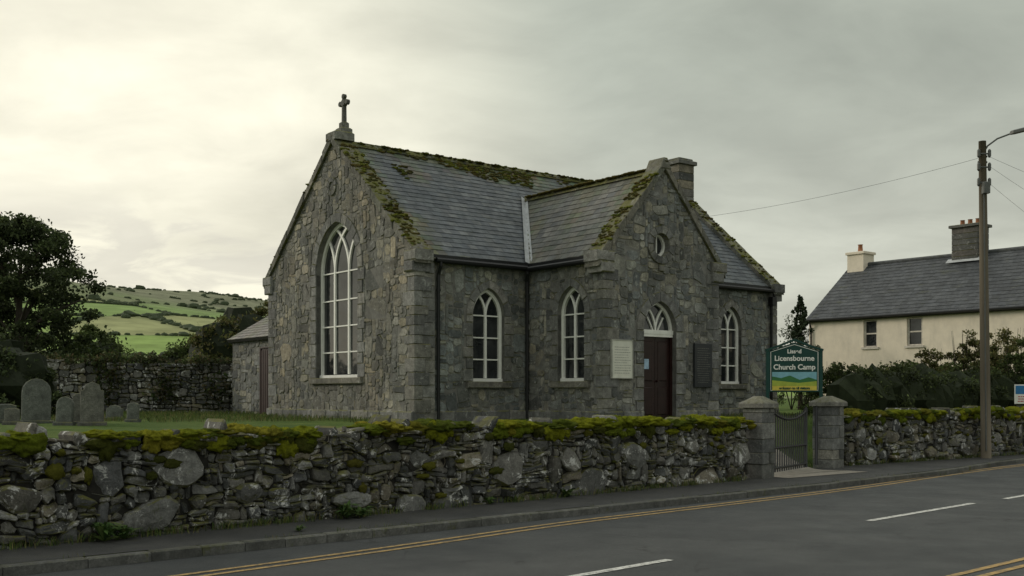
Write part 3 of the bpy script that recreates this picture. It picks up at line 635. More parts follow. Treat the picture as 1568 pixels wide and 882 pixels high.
mb=MB(); prism(mb,FPF,[(WD.cx-.4,1.3),(WD.cx-.24,1.3),(WD.cx-.24,1.55),(WD.cx-.4,1.55)],-.15,-.143,.001,(.5,.6,.7)); mb.build('door_notice',plain_mat('blue_notice',(.35,.5,.65),.5),CH)
mb=MB(); prism(mb,FPF,[(WD.cx-.7,-.35),(WD.cx+.7,-.35),(WD.cx+.7,-.02),(WD.cx-.7,-.02)],-.3,.35,.02,(.2,.2,.18)); mb.build('door_step',MS,CH)
mb=MB(); prism(mb,FPF,[(PX0+.2,1.06),(PX0+.88,1.06),(PX0+.88,1.98),(PX0+.2,1.98)],.02,.075,.005,(.6,.6,.6)); mb.build('notice_board',plain_mat('notice_paper',(.66,.66,.58),.5,.08),CH)
mb=MB(); strip(mb,FPF,[(PX0+.2,1.06),(PX0+.88,1.06),(PX0+.88,1.98),(PX0+.2,1.98)],.03,.02,.09,closed=True); mb.build('notice_board_frame',plain_mat('grey_frame',(.4,.4,.36),.5),CH)
def textlines(mb,fr,u0,u1,v0,v1,rows,n,frac=.5):
    for i in range(rows):
        v=v1-(v1-v0)*(i+.5)/rows; u=u0+U(0,.03)
        if random.random()<.15: continue
        e_=u1-U(0,.25)*(u1-u0)
        while u<e_: w=U(.02,.07); strip(mb,fr,[(u,v),(min(u+w,u1),v)],(v1-v0)/rows*frac*.6,n-.002,n); u+=w+.015
mb=MB(); textlines(mb,FPF,PX0+.27,PX0+.82,1.15,1.9,12,.079,.38); mb.build('notice_text',plain_mat('ink',(.32,.32,.29),.6),CH)
mb=MB(); prism(mb,FPF,[(PX0+3.1,.85),(PX0+3.76,.85),(PX0+3.76,1.98),(PX0+3.1,1.98)],.02,.08,.008,(.1,.1,.1)); mb.build('plaque',plain_mat('dark_slate_plaque',(.025,.028,.032),.4),CH)
mb=MB(); textlines(mb,FPF,PX0+3.18,PX0+3.68,.95,1.88,16,.083); mb.build('plaque_text',plain_mat('plaque_lettering',(.12,.12,.11),.6),CH)
mb=MB()
def gutter(a,b): tube(mb,[a,b],.062,8)
gutter((.55,-.2,EZ-.16),(PX0-.18,-.2,EZ-.16)); gutter((PX1+.2,-.2,EZ-.16),(NL+.05,-.2,EZ-.16)); gutter((PX0-.17,PY+.4,PEZ-.16),(PX0-.17,-.2,PEZ-.16)); gutter((PX1+.17,PY+.4,PEZ-.16),(PX1+.17,-.2,PEZ-.16)); gutter((.4,NW+.2,EZ-.16),(NL,NW+.2,EZ-.16))
def dp(x,y,x2,y2): tube(mb,[(x2,y2,EZ-.18),(x2,y2,EZ-.3),(x,y,EZ-.5),(x,y,0)],.045,8); [tube(mb,[(x,y,z-.03),(x,y,z+.03)],.06,8) for z in (.8,2.,3.2)]
dp(.68,-.09,.68,-.2); dp(PX0-.1,-.1,PX0-.17,-.2); dp(NL-.35,-.09,NL-.35,-.2)
box(mb,NL-.45,NL-.25,-.22,-.04,EZ-.62,EZ-.34,(.1,.1,.1),.01)
mb.build('gutters',BLACK,CH,False)
mb=MB(); box(mb,.5,PX0,-.13,.02,EZ-.17,EZ-.02,(.1,.1,.1),.0); box(mb,PX1,NL-.1,-.13,.02,EZ-.17,EZ-.02,(.1,.1,.1),.0); box(mb,PX0-.12,PX0+.01,PY+.3,-.14,PEZ-.17,PEZ-.02,(.1,.1,.1),0); mb.build('fascia',BLACK,CH)
mm=MB();ms=MB(); AX=1.0; FA1=frame((AX,NW,0),(0,1,0),(-1,0,0)); FA2=frame((0,NW+4.9,0),(1,0,0),(0,1,0)); AE=2.6
wall_face(mm,FA1,[(0,B0),(4.9,B0),(4.9,AE),(0,AE)],[]); wall_face(mm,FA2,[(AX,B0),(AX+6,B0),(AX+6,AE),(AX+3,AE+1.75),(AX,AE)],[])
stones(ms,FA1,pack(0,4.9,0,AE,.1,lambda u,v:not(1.62<u<2.72 and v<2.2),[2,3,4,5],[1,2,3]),.007,.005,.02,.012,PAL,warp=.04); stones(ms,FA2,pack(AX,AX+6,0,AE,.15,lambda u,v:True,[2,3,4],[1,2]),.007,.01,.03,.012,PAL)
mm.build('annex_wall_core',MORT,CH); ms.build('annex_wall_stones',MS,CH)
mb=MB(); prism(mb,FA1,[(1.7,0),(2.64,0),(2.64,2.12),(1.7,2.12)],0,.02,.01,(.1,.1,.1)); strip(mb,FA1,[(1.66,0),(1.66,2.16),(2.68,2.16),(2.68,0)],.08,0,.05); 
for q in range(6): strip(mb,FA1,[(1.78+q*.155,.02),(1.78+q*.155,2.08)],.12,.02,.032)
mb.build('annex_door',plain_mat('annex_door_paint',(.03,.015,.014),.6,.3),CH)
mb=MB(); SA=Vector((3,0,1.75)); slates(mb,Vector((AX,NW,AE))-SA.normalized()*.2,(0,1,0),SA,5.0,SA.length+.2,mf2,pal=[(.2,.185,.175),(.23,.21,.195),(.17,.16,.155)])
SB=Vector((-3,0,1.75)); slates(mb,Vector((AX+6,NW,AE))-SB.normalized()*.2,(0,1,0),SB,5.0,SA.length+.2,mf2); mb.build('annex_roof',SLATE,CH)
# ------------------------------------------------------------ churchyard back wall
random.seed(9)
def yardwall(p0,p1,h,name='churchyard_wall',base=.95):
    a=Vector(p0);b=Vector(p1);L=(b-a).length;d=(b-a)/L; e=empty(name,(a.x,a.y,base),math.atan2(d.y,d.x)); fr=frame((0,0,0),(1,0,0),(0,-1,0)); mb=MB()
    tp=lambda u:h+.1*nz(u*.7,2)
    stones(mb,fr,pack(0,L,0,h+.1,.13,lambda u,v:v<tp(u),[1,2,3,4],[1,1,2]),.01,.01,.06,.02,PALD,.3,.15,warp=.08); mb.build('stones',MW,e)
    mc=MB(); box(mc,0,L,.01,.5,-.3,h-.05,(.1,.1,.1),0); mc.build('core',EARTH,e)
    ml=MB(); cs=[];rs=[]
    for _ in range(int(L*5)): cs.append((U(0,L),U(-.1,.5),h+U(-.1,.15))); rs.append((U(.2,.5),.25,U(.12,.3)))
    for _ in range(int(L*3.5)):
        u=U(0,L)
        if nz(u*.4,5)>-.15: cs.append((u,-.08,U(.5,h))); rs.append((U(.3,.6),.1,U(.3,.7)))
    leaves(ml,cs,rs,75,.06,[(.03,.045,.015),(.05,.06,.02),(.06,.05,.025),(.025,.032,.012)],.4); ml.build('ivy',LEAF,e)
yardwall((-22,36.2),(-9.0,38.2),1.85); yardwall((-26.,20.),(-22,36.2),1.85)
GST=stone_mat('gravestone_stone',lich=.6,lichcol=(.28,.29,.25),moss=.58,grime=.5,gain=1.,topm=.5)
def headstone(x,y,w,h,th,style,rz,tilt=0,z=.92,col=(.2,.21,.19)):
    e=empty('gravestone',(x,y,z),rz); e.rotation_euler=(tilt,U(-.05,.05),rz); fr=frame((0,0,0),(1,0,0),(0,-1,0)); mb=MB()
    if style==0: P=[(-w/2,-.1),(w/2,-.1),(w/2,h-w*.5)]+[(w/2*math.cos(t*.3927),h-w*.5+w/2*math.sin(t*.3927)) for t in range(1,8)]+[(-w/2,h-w*.5)]
    elif style==1: P=[(-w/2,-.1),(w/2,-.1),(w/2,h*.8),(w*.36,h*.82),(w*.3,h*.93),(0,h),(-w*.3,h*.93),(-w*.36,h*.82),(-w/2,h*.8)]
    else: P=[(-w/2,-.1),(w/2,-.1),(w/2,h*.92),(w*.2,h),(-w*.25,h*.98),(-w/2,h*.9)]
    prism(mb,fr,P,-th/2,th/2,.02,col); prism(mb,fr,[(-w*.62,-.1),(w*.62,-.1),(w*.62,.1),(-w*.62,.1)],-th,th,.03,tuple(k*.8 for k in col)); mb.build('slab',GST,e)
for px_,d_,w,h,s in ((55,24,.6,1.02,0),(98,22.5,.34,.62,0),(141,22.5,.46,.93,1),(122,23.4,.3,.7,2),(203,25,.26,.48,2),(8,25,.45,.45,2),(18,23,.3,.38,2),(175,27,.4,.4,1)):
    headstone((px_-784)/1660*d_,d_,w,h,.1,s,U(-.1,.5),U(-.05,.05),float(ground_z((px_-784)/1660*d_,d_))-.02,pick([(.13,.14,.125),(.15,.15,.13)],.2))
# ------------------------------------------------------------ trees / bushes
GP=[(.045,.065,.02),(.06,.085,.024),(.035,.05,.016),(.08,.1,.032)]
GD=[(.022,.032,.013),(.032,.045,.016),(.045,.058,.02),(.018,.024,.011)]
BARK=attr_mat('bark',.9,12)
def tree(name,x,y,z,H,cr,n=130,nl=150,ls=.1,pal=GP,low=.35,seed=1):
    random.seed(seed); e=empty(name,(x,y,z)); mb=MB()
    tube(mb,[(0,0,-.2),(.05,.02,H*.2),(-.05,.05,H*.45),(.08,0,H*.8)],[H*.035,H*.028,H*.02,H*.006],8,(.06,.05,.04)); cs=[];rs=[]
    for i in range(14):
        a=U(0,6.28);z0=U(.2,.65)*H;r=cr*U(.55,.95);z1=min(z0+U(.1,.35)*H,H*.9); tube(mb,[(0,0,z0),(math.cos(a)*r*.5,math.sin(a)*r*.5,z0+(z1-z0)*.6),(math.cos(a)*r,math.sin(a)*r,z1)],[H*.013,H*.008,H*.003],6,(.06,.05,.04))
    mb.build('trunk',BARK,e)
    for i in range(n):
        zt=random.random(); zz=low*H+(1-low)*H*zt; prof=math.sin(math.pi*min(1,.18+zt*.8))**.7; a=U(0,6.28); r=cr*prof*U(.25,1.05)*(1+.35*nz(a*1.2,zt*3,seed))
        cs.append((math.cos(a)*r,math.sin(a)*r,zz)); q=cr*U(.08,.22); rs.append((q,q,q*.7))
    ml=MB(); leaves(ml,cs,rs,nl,ls,pal,.3); 
    ml.build('crown',LEAF,e); return e
GE=[(.028,.04,.016),(.04,.055,.02),(.055,.07,.026),(.024,.032,.014)]
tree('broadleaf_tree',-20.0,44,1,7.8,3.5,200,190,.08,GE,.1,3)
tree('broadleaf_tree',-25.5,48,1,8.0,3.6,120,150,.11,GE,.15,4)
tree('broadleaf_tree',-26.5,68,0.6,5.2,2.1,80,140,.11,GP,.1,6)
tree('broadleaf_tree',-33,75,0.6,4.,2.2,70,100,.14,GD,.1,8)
def bush(name,x,y,z,rx,ry,H,n,nl,ls,pal,seed=1,core=True):
    random.seed(seed); e=empty(name,(x,y,z)); ml=MB(); cs=[];rs=[]
    if core: blob(ml,(0,0,H*.4),(rx*.75,ry*.7,H*.42),(.015,.02,.01),seed,12,8,.3)
    for i in range(n):
        a=U(0,6.28);q=math.sqrt(random.random()); t_=random.random(); r_=U(.2,.45)*min(rx,ry,H)*.7; cs.append((math.cos(a)*q*rx*(1-.4*t_),math.sin(a)*q*ry*(1-.4*t_),H*.12+H*.78*t_*(1.-.3*q)+.15*nz(a,q,seed)*H)); rs.append((r_,r_,r_*.8))
    for _ in range(8):
        a=U(0,6.28); tube(ml,[(0,0,0),(math.cos(a)*rx*.4,math.sin(a)*ry*.4,H*.45),(math.cos(a)*rx*.55,math.sin(a)*ry*.55,H*.8)],[.025,.012,.003],5,(.03,.025,.02))
    leaves(ml,cs,rs,nl,ls,pal,.2); ml.build('foliage',LEAF,e)
AU=[(.07,.08,.024),(.095,.09,.03),(.055,.065,.02),(.11,.095,.04)]
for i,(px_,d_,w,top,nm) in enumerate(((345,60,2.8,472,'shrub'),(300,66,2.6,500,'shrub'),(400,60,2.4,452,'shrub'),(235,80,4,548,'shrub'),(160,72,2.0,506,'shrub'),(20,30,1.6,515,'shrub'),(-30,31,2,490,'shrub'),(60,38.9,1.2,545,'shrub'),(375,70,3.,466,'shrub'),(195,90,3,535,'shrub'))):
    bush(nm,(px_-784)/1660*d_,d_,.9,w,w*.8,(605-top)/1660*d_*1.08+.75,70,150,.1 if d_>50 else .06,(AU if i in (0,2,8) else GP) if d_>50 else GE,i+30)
random.seed(77); e=empty('hedge'); ml=MB(); cs=[];rs=[]
HP=[(9.0,28.8),(15.2,33.2),(26.,41.)]
for k in range(2):
    a=Vector(HP[k]);b=Vector(HP[k+1]);L=(b-a).length
    for i in range(int(L*2.2)):
        p=a+(b-a)*(i/(L*2.2)); h=1.3+.3*nz(p.x*.5,1); blob(ml,(p.x,p.y,1.0+h*.4),(.62,.62,h*.58),(.02,.027,.012),i,8,6,.3)
        for _ in range(10): cs.append((p.x+U(-.6,.6),p.y+U(-.5,.5),1.0+h*U(.1,1.05))); rs.append((.28,.28,.22))
leaves(ml,cs,rs,125,.045,[(.035,.048,.018),(.045,.06,.02),(.06,.075,.026),(.028,.035,.014)],.3); ml.build('hedge_foliage',LEAF,e)
for i,(px_,d_,w,top,pal) in enumerate(((1270,33,.9,538,GP),(1345,34,.8,545,AU),(1385,33,1.0,538,GP),(1435,33.5,1.0,514,AU),(1480,33,.8,484,AU),(1525,34,1.0,502,AU),(1560,33,.9,512,GP),(1212,48,1.6,482,GD),(1312,34,.9,550,GP),(1545,36,1.,480,AU),(1232,44,1.1,522,GP),(1460,35,1.1,528,GP))):
    bush('shrub',(px_-784)/1660*d_,d_,.95,w,w*.8,(605-top)/1660*d_*1.1+.68,52,80,.045,pal,i+60,core=False)
def conifer(x,y,z,H,r):
    random.seed(3); e=empty('conifer_tree',(x,y,z)); mb=MB(); tube(mb,[(0,0,0),(0,0,H)],[.12,.01],6,(.05,.04,.03)); mb.build('trunk',BARK,e)
    ml=MB();cs=[];rs=[]
    for i in range(150):
        t_=random.random()**.7; a=U(0,6.28); rr=r*(1-t_)*U(.3,1.1)*(.8+.3*math.sin(t_*38))+.03; cs.append((math.cos(a)*rr,math.sin(a)*rr,H*(.08+.92*t_)-rr*.25)); rs.append((.24*(1.15-t_),.24*(1.15-t_),.1))
    leaves(ml,cs,rs,55,.05,[(.035,.05,.025),(.026,.038,.02)],.2); ml.build('crown',LEAF,e)
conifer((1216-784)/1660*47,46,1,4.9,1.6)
def tufts(name,P,n,h,pal,spread=.05):
    mb=MB()
    for (x,y,z) in P:
        for _ in range(n):
            a=U(0,6.28); bx=x+random.gauss(0,spread);by=y+random.gauss(0,spread); hh=h*U(.4,1.2); l=U(.1,.6)*hh; w=hh*.05; c=pick(pal,.3)
            dx,dy=math.cos(a),math.sin(a); mb.add([(bx-dy*w,by+dx*w,z),(bx+dy*w,by-dx*w,z),(bx+dx*l*.4+dy*w*.7,by+dy*l*.4-dx*w*.7,z+hh*.6),(bx+dx*l,by+dy*l,z+hh),(bx+dx*l*.4-dy*w*.7,by+dy*l*.4+dx*w*.7,z+hh*.6)],[(0,1,2,3,4)],c)
    return mb.build(name,LEAF)
TG=[(.06,.09,.025),(.09,.12,.03),(.04,.06,.02),(.13,.12,.05)]
random.seed(31); P=[]; dW=Vector((14.72,14.02)).normalized(); nW=Vector((dW.y,-dW.x))
for _ in range(330): 
    s=U(0,20); 
    if nz(s*.8,4)>-.2: p=Vector(WL[0])+dW*s+nW*U(.04,.18); P.append((p.x,p.y,0))
a=Vector(WR[0]);b=Vector(WR[1]); 
for _ in range(90): p=a+(b-a)*U(0,1)+Vector((.6,-.8))*U(.05,.15); P.append((p.x,p.y,0))
tufts('grass_verge',P,9,.1,TG)
P=[]
for _ in range(70): i=random.randint(8,40); p=KS[i]; q=KS[i+1]; t_=random.random(); P.append((p[0]+(q[0]-p[0])*t_,p[1]+(q[1]-p[1])*t_,-.1 if random.random()<.4 else 0.))
tufts('kerb_weeds',P,8,.05,TG,.06)
def weed(s,o,h,n=40):
    p=Vector(WL[0])+dW*s+nW*o; mb=MB(); 
    for _ in range(n):
        a=U(0,6.28);l=h*U(.4,1.1);w=l*.13; z1=h*U(.3,1.);dx,dy=math.cos(a),math.sin(a); c=pick([(.05,.09,.022),(.035,.065,.018),(.07,.1,.03)],.2)
        mb.add([(p.x,p.y,0),(p.x+dx*l*.5-dy*w,p.y+dy*l*.5+dx*w,z1*.8),(p.x+dx*l,p.y+dy*l,z1*U(.5,1)),(p.x+dx*l*.5+dy*w,p.y+dy*l*.5-dx*w,z1*.75)],[(0,1,2,3)],c)
    mb.build('weed_plant',LEAF)
weed(7.25,.22,.28);weed(7.5,.2,.2);weed(10.55,.22,.26,50);weed(10.75,.25,.2);weed(14.9,.15,.18);weed(13.2,.15,.15); weed(9.35,.95,.1)
P=[(U(-16,-3),U(25,37.5),.98) for _ in range(1500)]+[(U(2,10),U(23.5,33),0) for _ in range(500)]
P=[(x,y,float(ground_z(x,y))) for x,y,_ in P]
tufts('churchyard_grass',P,9,.13,TG,.16)
# ------------------------------------------------------------ cottage on right
random.seed(12)
HS=empty('cream_cottage',(13.7,50,.8),math.atan2(-.768,.64)); HE,HR,HW,HL=4.4,7.05,7.,24.
CREAM=plain_mat('cream_render',(.76,.68,.56),.85,.08,2.5,bump=.006,dirt=(.55,.5,.42))
hf=frame((0,0,0),(1,0,0),(0,-1,0)); mm=MB()
class Rect:
    def __init__(s,a,b,c,d): s.a,s.b,s.c,s.d=a,b,c,d
    def outline(s): return [(s.a,s.c),(s.b,s.c),(s.b,s.d),(s.a,s.d)]
HWs=[Rect(2.82,3.5,2.95,4.15),Rect(4.9,5.62,2.95,4.15),Rect(11.,11.8,2.95,4.15),Rect(14.5,15.3,2.95,4.15)]+[Rect(2.7,3.6,.7,2.),Rect(4.8,5.7,.7,2.)]
wall_face(mm,hf,[(0,-.5),(HL,-.5),(HL,HE),(0,HE)],HWs,.15)
for x,nn in ((0,-1),(HL,1)): wall_face(mm,frame((x,0,0),(0,1,0),(nn,0,0)),[(0,-.5),(HW,-.5),(HW,HE),(HW/2,HR),(0,HE)],[])
wall_face(mm,frame((0,HW,0),(1,0,0),(0,1,0)),[(0,-.5),(HL,-.5),(HL,HE),(0,HE)],[]); mm.build('walls',CREAM,HS)
mf=MB();mg=MB()
for r in HWs:
    mg.add([hf(u,v,-.12) for u,v in r.outline()],[(0,1,2,3)]); strip(mf,hf,[(r.a+.04,r.c+.04),(r.b-.04,r.c+.04),(r.b-.04,r.d-.04),(r.a+.04,r.d-.04)],.09,-.14,-.06,closed=True); strip(mf,hf,[(r.a,(r.c+r.d)/2),(r.b,(r.c+r.d)/2)],.06,-.13,-.07)
    strip(mf,hf,[(r.a-.08,r.c-.04),(r.b+.08,r.c-.04)],.09,-.1,.06)
mf.build('window_frames',plain_mat('sash_paint',(.55,.51,.45),.5),HS); mg.build('window_glass',GLASS,HS)
mb=MB(); SH=Vector((0,HW/2,HR-HE)); slates(mb,Vector((-.12,0,HE))-SH.normalized()*.25,(1,0,0),SH,HL+.2,SH.length+.25,lambda u,v:.0,sw=.33,rh=.27,pal=[(.062,.068,.075),(.072,.078,.084),(.056,.061,.066)])
SH2=Vector((0,-HW/2,HR-HE)); slates(mb,Vector((-.12,HW,HE))-SH2.normalized()*.25,(1,0,0),SH2,HL+.2,SH2.length+.25,lambda u,v:0,sw=.5,rh=.4,pal=[(.06,.066,.072)]); 
tube(mb,[(-.1,HW/2,HR+.02),(HL,HW/2,HR+.02)],.1,8,(.09,.095,.1)); mb.build('roof',SLATE,HS)
mb=MB(); box(mb,.02,.9,3.05,3.95,HR-.7,HR+.5,(.5,.5,.5),.01); box(mb,-.05,.97,2.98,4.02,HR+.5,HR+.62,(.5,.5,.5),.02); mb.build('chimney',CREAM,HS)
mb=MB(); z=HR-.6
while z<HR+.95: box(mb,5.3,6.5,3.0,4.0,z,z+.24,pick([(.09,.09,.085),(.12,.11,.1)],.15),.02); z+=.25
box(mb,5.2,6.6,2.9,4.1,z,z+.12,(.11,.11,.1),.02); mb.build('stone_chimney',MS,HS)
mb=MB(); 
for x in (5.55,5.9,6.25): tube(mb,[(x,3.5,z+.1),(x,3.5,z+.35),(x,3.5,z+.38)],[.11,.09,.11],10)
tube(mb,[(.45,3.5,HR+.6),(.45,3.5,HR+.95),(.45,3.5,HR+1.)],[.13,.1,.13],10); mb.build('chimney_pots',plain_mat('terracotta',(.28,.12,.06),.8,.2),HS,True)
mb=MB(); tube(mb,[(-.1,-.22,HE-.12),(HL,-.22,HE-.12)],.06,8); tube(mb,[(.15,-.2,HE-.15),(.15,-.06,HE-.5),(.15,-.06,0)],.04,8); 
mb.build('gutters',BLACK,HS)
mb=MB()
fs=Vector((0,HW/2,HR-HE)).normalized(); q0=Vector((5.1,HW/2,HR))-fs*.75+Vector((0,-.06,.08)); mb.add([q0,q0+Vector((1.6,0,0)),q0+Vector((1.6,0,0))+fs*.3,q0+fs*.3],[(0,1,2,3)]); mb.build('chimney_flashing',LEAD,HS)
# ------------------------------------------------------------ utility pole / lamp
PO=empty('utility_pole_street_lamp',(12.42,28.4,0)); mb=MB()
lean=lambda z:-.012*z
t=NT('weathered_pole_wood'); c=t.mix(t.noise(3,6,.7,vec=t.mapv((6,6,.4))),(.09,.075,.055),(.19,.165,.125)); WOOD=t.done(c,.9,.2)
tube(mb,[(lean(z),0,z) for z in (-.1,2,4,6,8.3)],[.135,.125,.115,.105,.095],14); mb.build('pole',WOOD,PO,True)
mb=MB(); X8=lean(8)
tube(mb,[(X8,0,7.95),(X8+.1,-.08,8.16),(X8+.3,-.2,8.32),(X8+.6,-.4,8.42)],.022,8)
fr=frame((X8+.55,-.38,8.42),(.79,-.58,.12),(0,0,1),V=(.6,.8,0)); prism(mb,fr,[(0,-.04),(.1,-.085),(.35,-.085),(.44,-.04),(.44,.04),(.35,.085),(.1,.085),(0,.04)],-.04,.05,.03,(.2,.2,.2)); 
for z in (7.9,7.75): tube(mb,[(X8-.12,0,z),(X8+.12,0,z)],.03,6)
for z in (7.95,7.6,7.2):
    tube(mb,[(X8-.16,-.1,z),(X8+.16,-.1,z)],.022,6)
    for s in (-1,1): tube(mb,[(X8+s*.14,-.1,z-.1),(X8+s*.14,-.1,z-.06),(X8+s*.14,-.1,z+.08),(X8+s*.14,-.1,z+.12)],[.02,.045,.045,.02],8)
tube(mb,[(lean(3)-.02,-.13,.2),(lean(7)-.02,-.11,7.2)],.02,6)
box(mb,lean(7)-.09,lean(7)+.09,-.26,-.1,6.9,7.2,(.1,.1,.1),.02); mb.build('bracket_and_lamp',plain_mat('galvanised',(.09,.095,.09),.5,.2,6,spec=.5),PO)
def wire(a,b,sag,r=.005):
    a=Vector(a);b=Vector(b); mb=MB(); tube(mb,[a.lerp(b,i/16)-Vector((0,0,sag*4*(i/16)*(1-i/16))) for i in range(17)],r,4); mb.build('overhead_wire',BLACK)
wire((12.2,28.4,7.85),(5.5,38.,7.75),.2); wire((12.4,28.3,7.9),(24,30,4.6),.3,.004); wire((12.5,28.3,7.6),(24,36,5.2),.4,.004); wire((12.5,28.4,7.2),(27,44,5.4),.4,.004)
# ------------------------------------------------------------ church sign
SD=24.9; SG=empty('church_sign',((1216-784)/1660*SD,SD,0),math.radians(-6)); fr=frame((0,0,0),(1,0,0),(0,-1,0)); w=.57; z0,z1=1.72,2.66
TEAL=plain_mat('dark_green_sign_paint',(.008,.05,.042),.4,.1)
mb=MB(); prism(mb,fr,[(-w,z0),(w,z0),(w,z1),(w*.82,z1+.03),(0,z1+.2),(-w*.82,z1+.03),(-w,z1)],-.03,.03,.008,(.1,.1,.1))
for s in (-1,1): strip(mb,fr,[(s*(w+.03),-.1),(s*(w+.03),z1+.05)],.07,-.04,.04)
strip(mb,fr,[(-w-.08,z1+.02),(-w*.7,z1+.1),(0,z1+.26),(w*.7,z1+.1),(w+.08,z1+.02)],.05,-.05,.05); mb.build('board',TEAL,SG)
mb=MB(); strip(mb,fr,[(-w+.04,z0+.04),(w-.04,z0+.04),(w-.04,z1-.02),(w*.78,z1+.01),(0,z1+.15),(-w*.78,z1+.01),(-w+.04,z1-.02)],.012,.028,.034,closed=True); mb.build('border',WHITE,SG)
def panel(name,P,n,col): mb=MB(); mb.add([fr(p[0],p[1],n) for p in P],[tuple(range(len(P)))]); mb.build(name,plain_mat('sign_'+name,col,.5,.15,9),SG)
panel('picture_sky',[(-.5,1.78),(.5,1.78),(.5,2.18),(-.5,2.18)],.036,(.2,.42,.5))
panel('picture_hills',[(-.5,1.85),(.5,1.85),(.5,2.0),(.32,2.06),(.12,2.0),(-.1,2.1),(-.3,2.04),(-.5,2.08)],.040,(.04,.16,.05))
panel('picture_field',[(-.5,1.86),(.5,1.86),(.5,1.97),(.1,1.93),(-.5,1.99)],.044,(.35,.42,.06))
panel('picture_footer',[(-.5,1.76),(.5,1.76),(.5,1.86),(-.5,1.86)],.048,(.6,.5,.08))
def text(s,x,z,size,par,mat,n=.036,rx=math.pi/2):
    c=bpy.data.curves.new('lettering','FONT'); c.body=s; c.size=size; c.align_x='CENTER'; c.extrude=.002; c.offset=.004; o=bpy.data.objects.new('lettering',c); sc.collection.objects.link(o); o.parent=par; o.location=(x,-n,z); o.rotation_euler=(rx,0,0); c.materials.append(mat)
text('Lissed',0,2.61,.13,SG,WHITE); text('Licensbourne',0,2.44,.165,SG,WHITE); text('Church Camp',0,2.24,.165,SG,WHITE); text('welcome to all visitors',0,1.785,.075,SG,TEAL,.052)
IS=empty('information_sign',(14.55,30.7,0),math.radians(-15)); mb=MB(); box(mb,-.02,.02,-.0,.04,0,1.95,(.1,.1,.1),0); mb.build('post',BLACK,IS); fr=frame((0,0,0),(1,0,0),(0,-1,0))
mb=MB(); prism(mb,fr,[(-.3,1.4),(.35,1.4),(.35,1.95),(-.3,1.95)],.0,.02,.004,(.5,.5,.5)); mb.build('panel',WHITE,IS)
mb=MB(); prism(mb,fr,[(-.27,1.68),(.32,1.68),(.32,1.92),(-.27,1.92)],.02,.024,.001,(.5,.5,.5)); mb.build('blue_panel',plain_mat('sign_blue',(.03,.18,.4),.4),IS)
mb=MB(); textlines(mb,fr,-.22,.28,1.44,1.64,3,.026,.6); mb.build('red_text',plain_mat('sign_red',(.45,.03,.03),.4),IS)
# ------------------------------------------------------------ world + sun
az=math.atan2(-.93,.37); el=math.radians(22)
W=bpy.data.worlds.new('World'); sc.world=W; W.use_nodes=True; nt=W.node_tree; N=nt.nodes; L=nt.links; bg=N['Background']
sky=N.new('ShaderNodeTexSky'); sky.sky_type='NISHITA'; sky.sun_disc=False; sky.sun_elevation=el; sky.sun_rotation=az
tc=N.new('ShaderNodeTexCoord'); sep=N.new('ShaderNodeSeparateXYZ'); L.new(tc.outputs['Generated'],sep.inputs[0])
def mth(op,a,b=0.):
    n=N.new('ShaderNodeMath'); n.operation=op
    for i,v in enumerate((a,b)):
        if isinstance(v,(int,float)): n.inputs[i].default_value=v
        else: L.new(v,n.inputs[i])
    return n.outputs[0]
def mrr(v,a,b,c,d,sm=False):
    n=N.new('ShaderNodeMapRange'); L.new(v,n.inputs[0]); 
    if sm: n.interpolation_type='SMOOTHSTEP'
    for i,q in enumerate((a,b,c,d)): n.inputs[i+1].default_value=q
    return n.outputs[0]
zz=mth('ADD',mth('MAXIMUM',sep.outputs[2],0.),.2); cb=N.new('ShaderNodeCombineXYZ'); L.new(mth('DIVIDE',sep.outputs[0],zz),cb.inputs[0]); L.new(mth('DIVIDE',sep.outputs[1],zz),cb.inputs[1])
def wn(scale,detail,rough,dist,off=0.):
    m=N.new('ShaderNodeMapping'); m.inputs['Location'].default_value=(off,off*.7,0); m.inputs['Scale'].default_value=(.9,1.,1); L.new(cb.outputs[0],m.inputs[0])
    n=N.new('ShaderNodeTexNoise'); n.inputs['Scale'].default_value=scale; n.inputs['Detail'].default_value=detail; n.inputs['Roughness'].default_value=rough; n.inputs['Distortion'].default_value=dist; L.new(m.outputs[0],n.inputs['Vector']); return n.outputs['Fac']
n1=wn(1.1,7,.5,.35,3.1); n2=wn(3.2,7,.55,.5,8.)
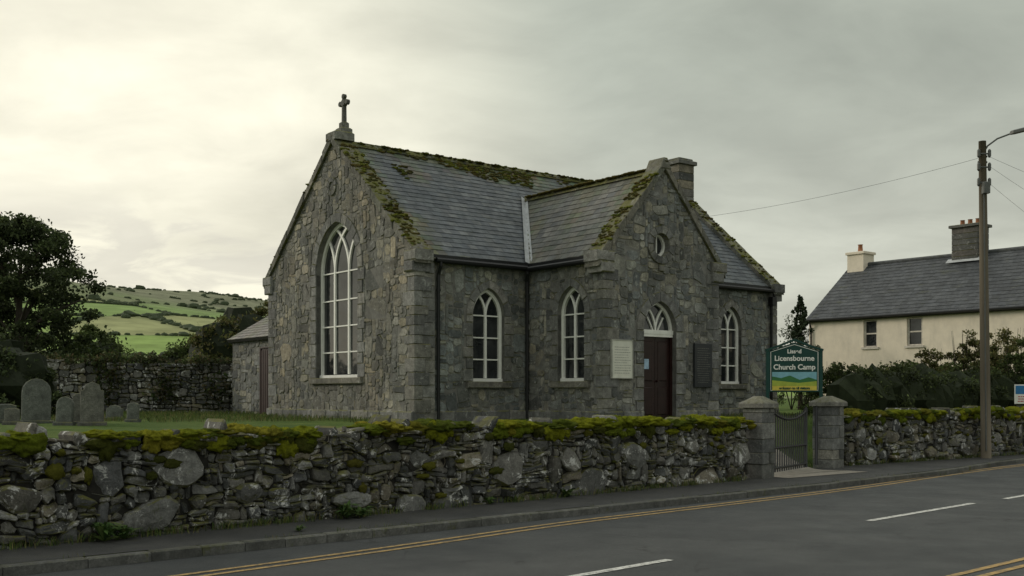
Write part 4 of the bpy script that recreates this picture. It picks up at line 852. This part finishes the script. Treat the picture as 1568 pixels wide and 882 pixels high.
dt=N.new('ShaderNodeVectorMath'); dt.operation='DOT_PRODUCT'; L.new(tc.outputs['Generated'],dt.inputs[0]); gd=Vector((-.46,1,.15)).normalized(); dt.inputs[1].default_value=gd
g=mrr(dt.outputs['Value'],.86,1.,0,1,True)
def mixc(f,a,b,mode='MIX'):
    n=N.new('ShaderNodeMix'); n.data_type='RGBA'; n.blend_type=mode
    for i,v in ((0,f),(6,a),(7,b)):
        if isinstance(v,tuple): n.inputs[i].default_value=(*v,1)
        elif isinstance(v,(int,float)): n.inputs[i].default_value=v
        else: L.new(v,n.inputs[i])
    return n.outputs[2]
base=mixc(mrr(sep.outputs[2],.0,.32,1,0,True),(3.3,3.5,2.95),(5.0,5.0,4.25))
base=mixc(mrr(sep.outputs[2],.42,.8,0,1,True),base,(6.9,7.0,6.5))
col=mixc(g,base,(7.3,6.95,5.6))
sh=mth('MULTIPLY',mrr(n1,.32,.68,.76,1.2),mrr(n2,.3,.7,.89,1.1))
v=N.new('ShaderNodeVectorMath'); v.operation='SCALE'; L.new(col,v.inputs[0]); L.new(sh,v.inputs[3])
dk=mth('MULTIPLY',mth('MULTIPLY',mrr(n2,.42,.55,0,1,True),mrr(sep.outputs[2],.2,.13,0,1,True)),mrr(dt.outputs['Value'],.85,.95,0,.5,True))
c2=mixc(dk,v.outputs[0],(4.3,4.05,3.6))
fin=mixc(.94,sky.outputs[0],c2); L.new(fin,bg.inputs[0]); bg.inputs[1].default_value=.135
sd=bpy.data.lights.new('sun','SUN'); sd.energy=1.5; sd.angle=math.radians(14); sd.color=(1,.91,.76); so=bpy.data.objects.new('sun',sd); sc.collection.objects.link(so)
sv=Vector((math.sin(az)*math.cos(el),math.cos(az)*math.cos(el),math.sin(el))); so.rotation_euler=sv.to_track_quat('Z','Y').to_euler(); so.location=(-20,10,30)
cam=bpy.data.cameras.new('camera'); co=bpy.data.objects.new('camera',cam); sc.collection.objects.link(co); co.location=(0,0,1.65); co.rotation_euler=(math.pi/2,0,0)
cam.lens=36*1660/1568; cam.sensor_width=36; cam.shift_y=164/1568; cam.clip_end=6000; cam.clip_start=.1; sc.camera=co
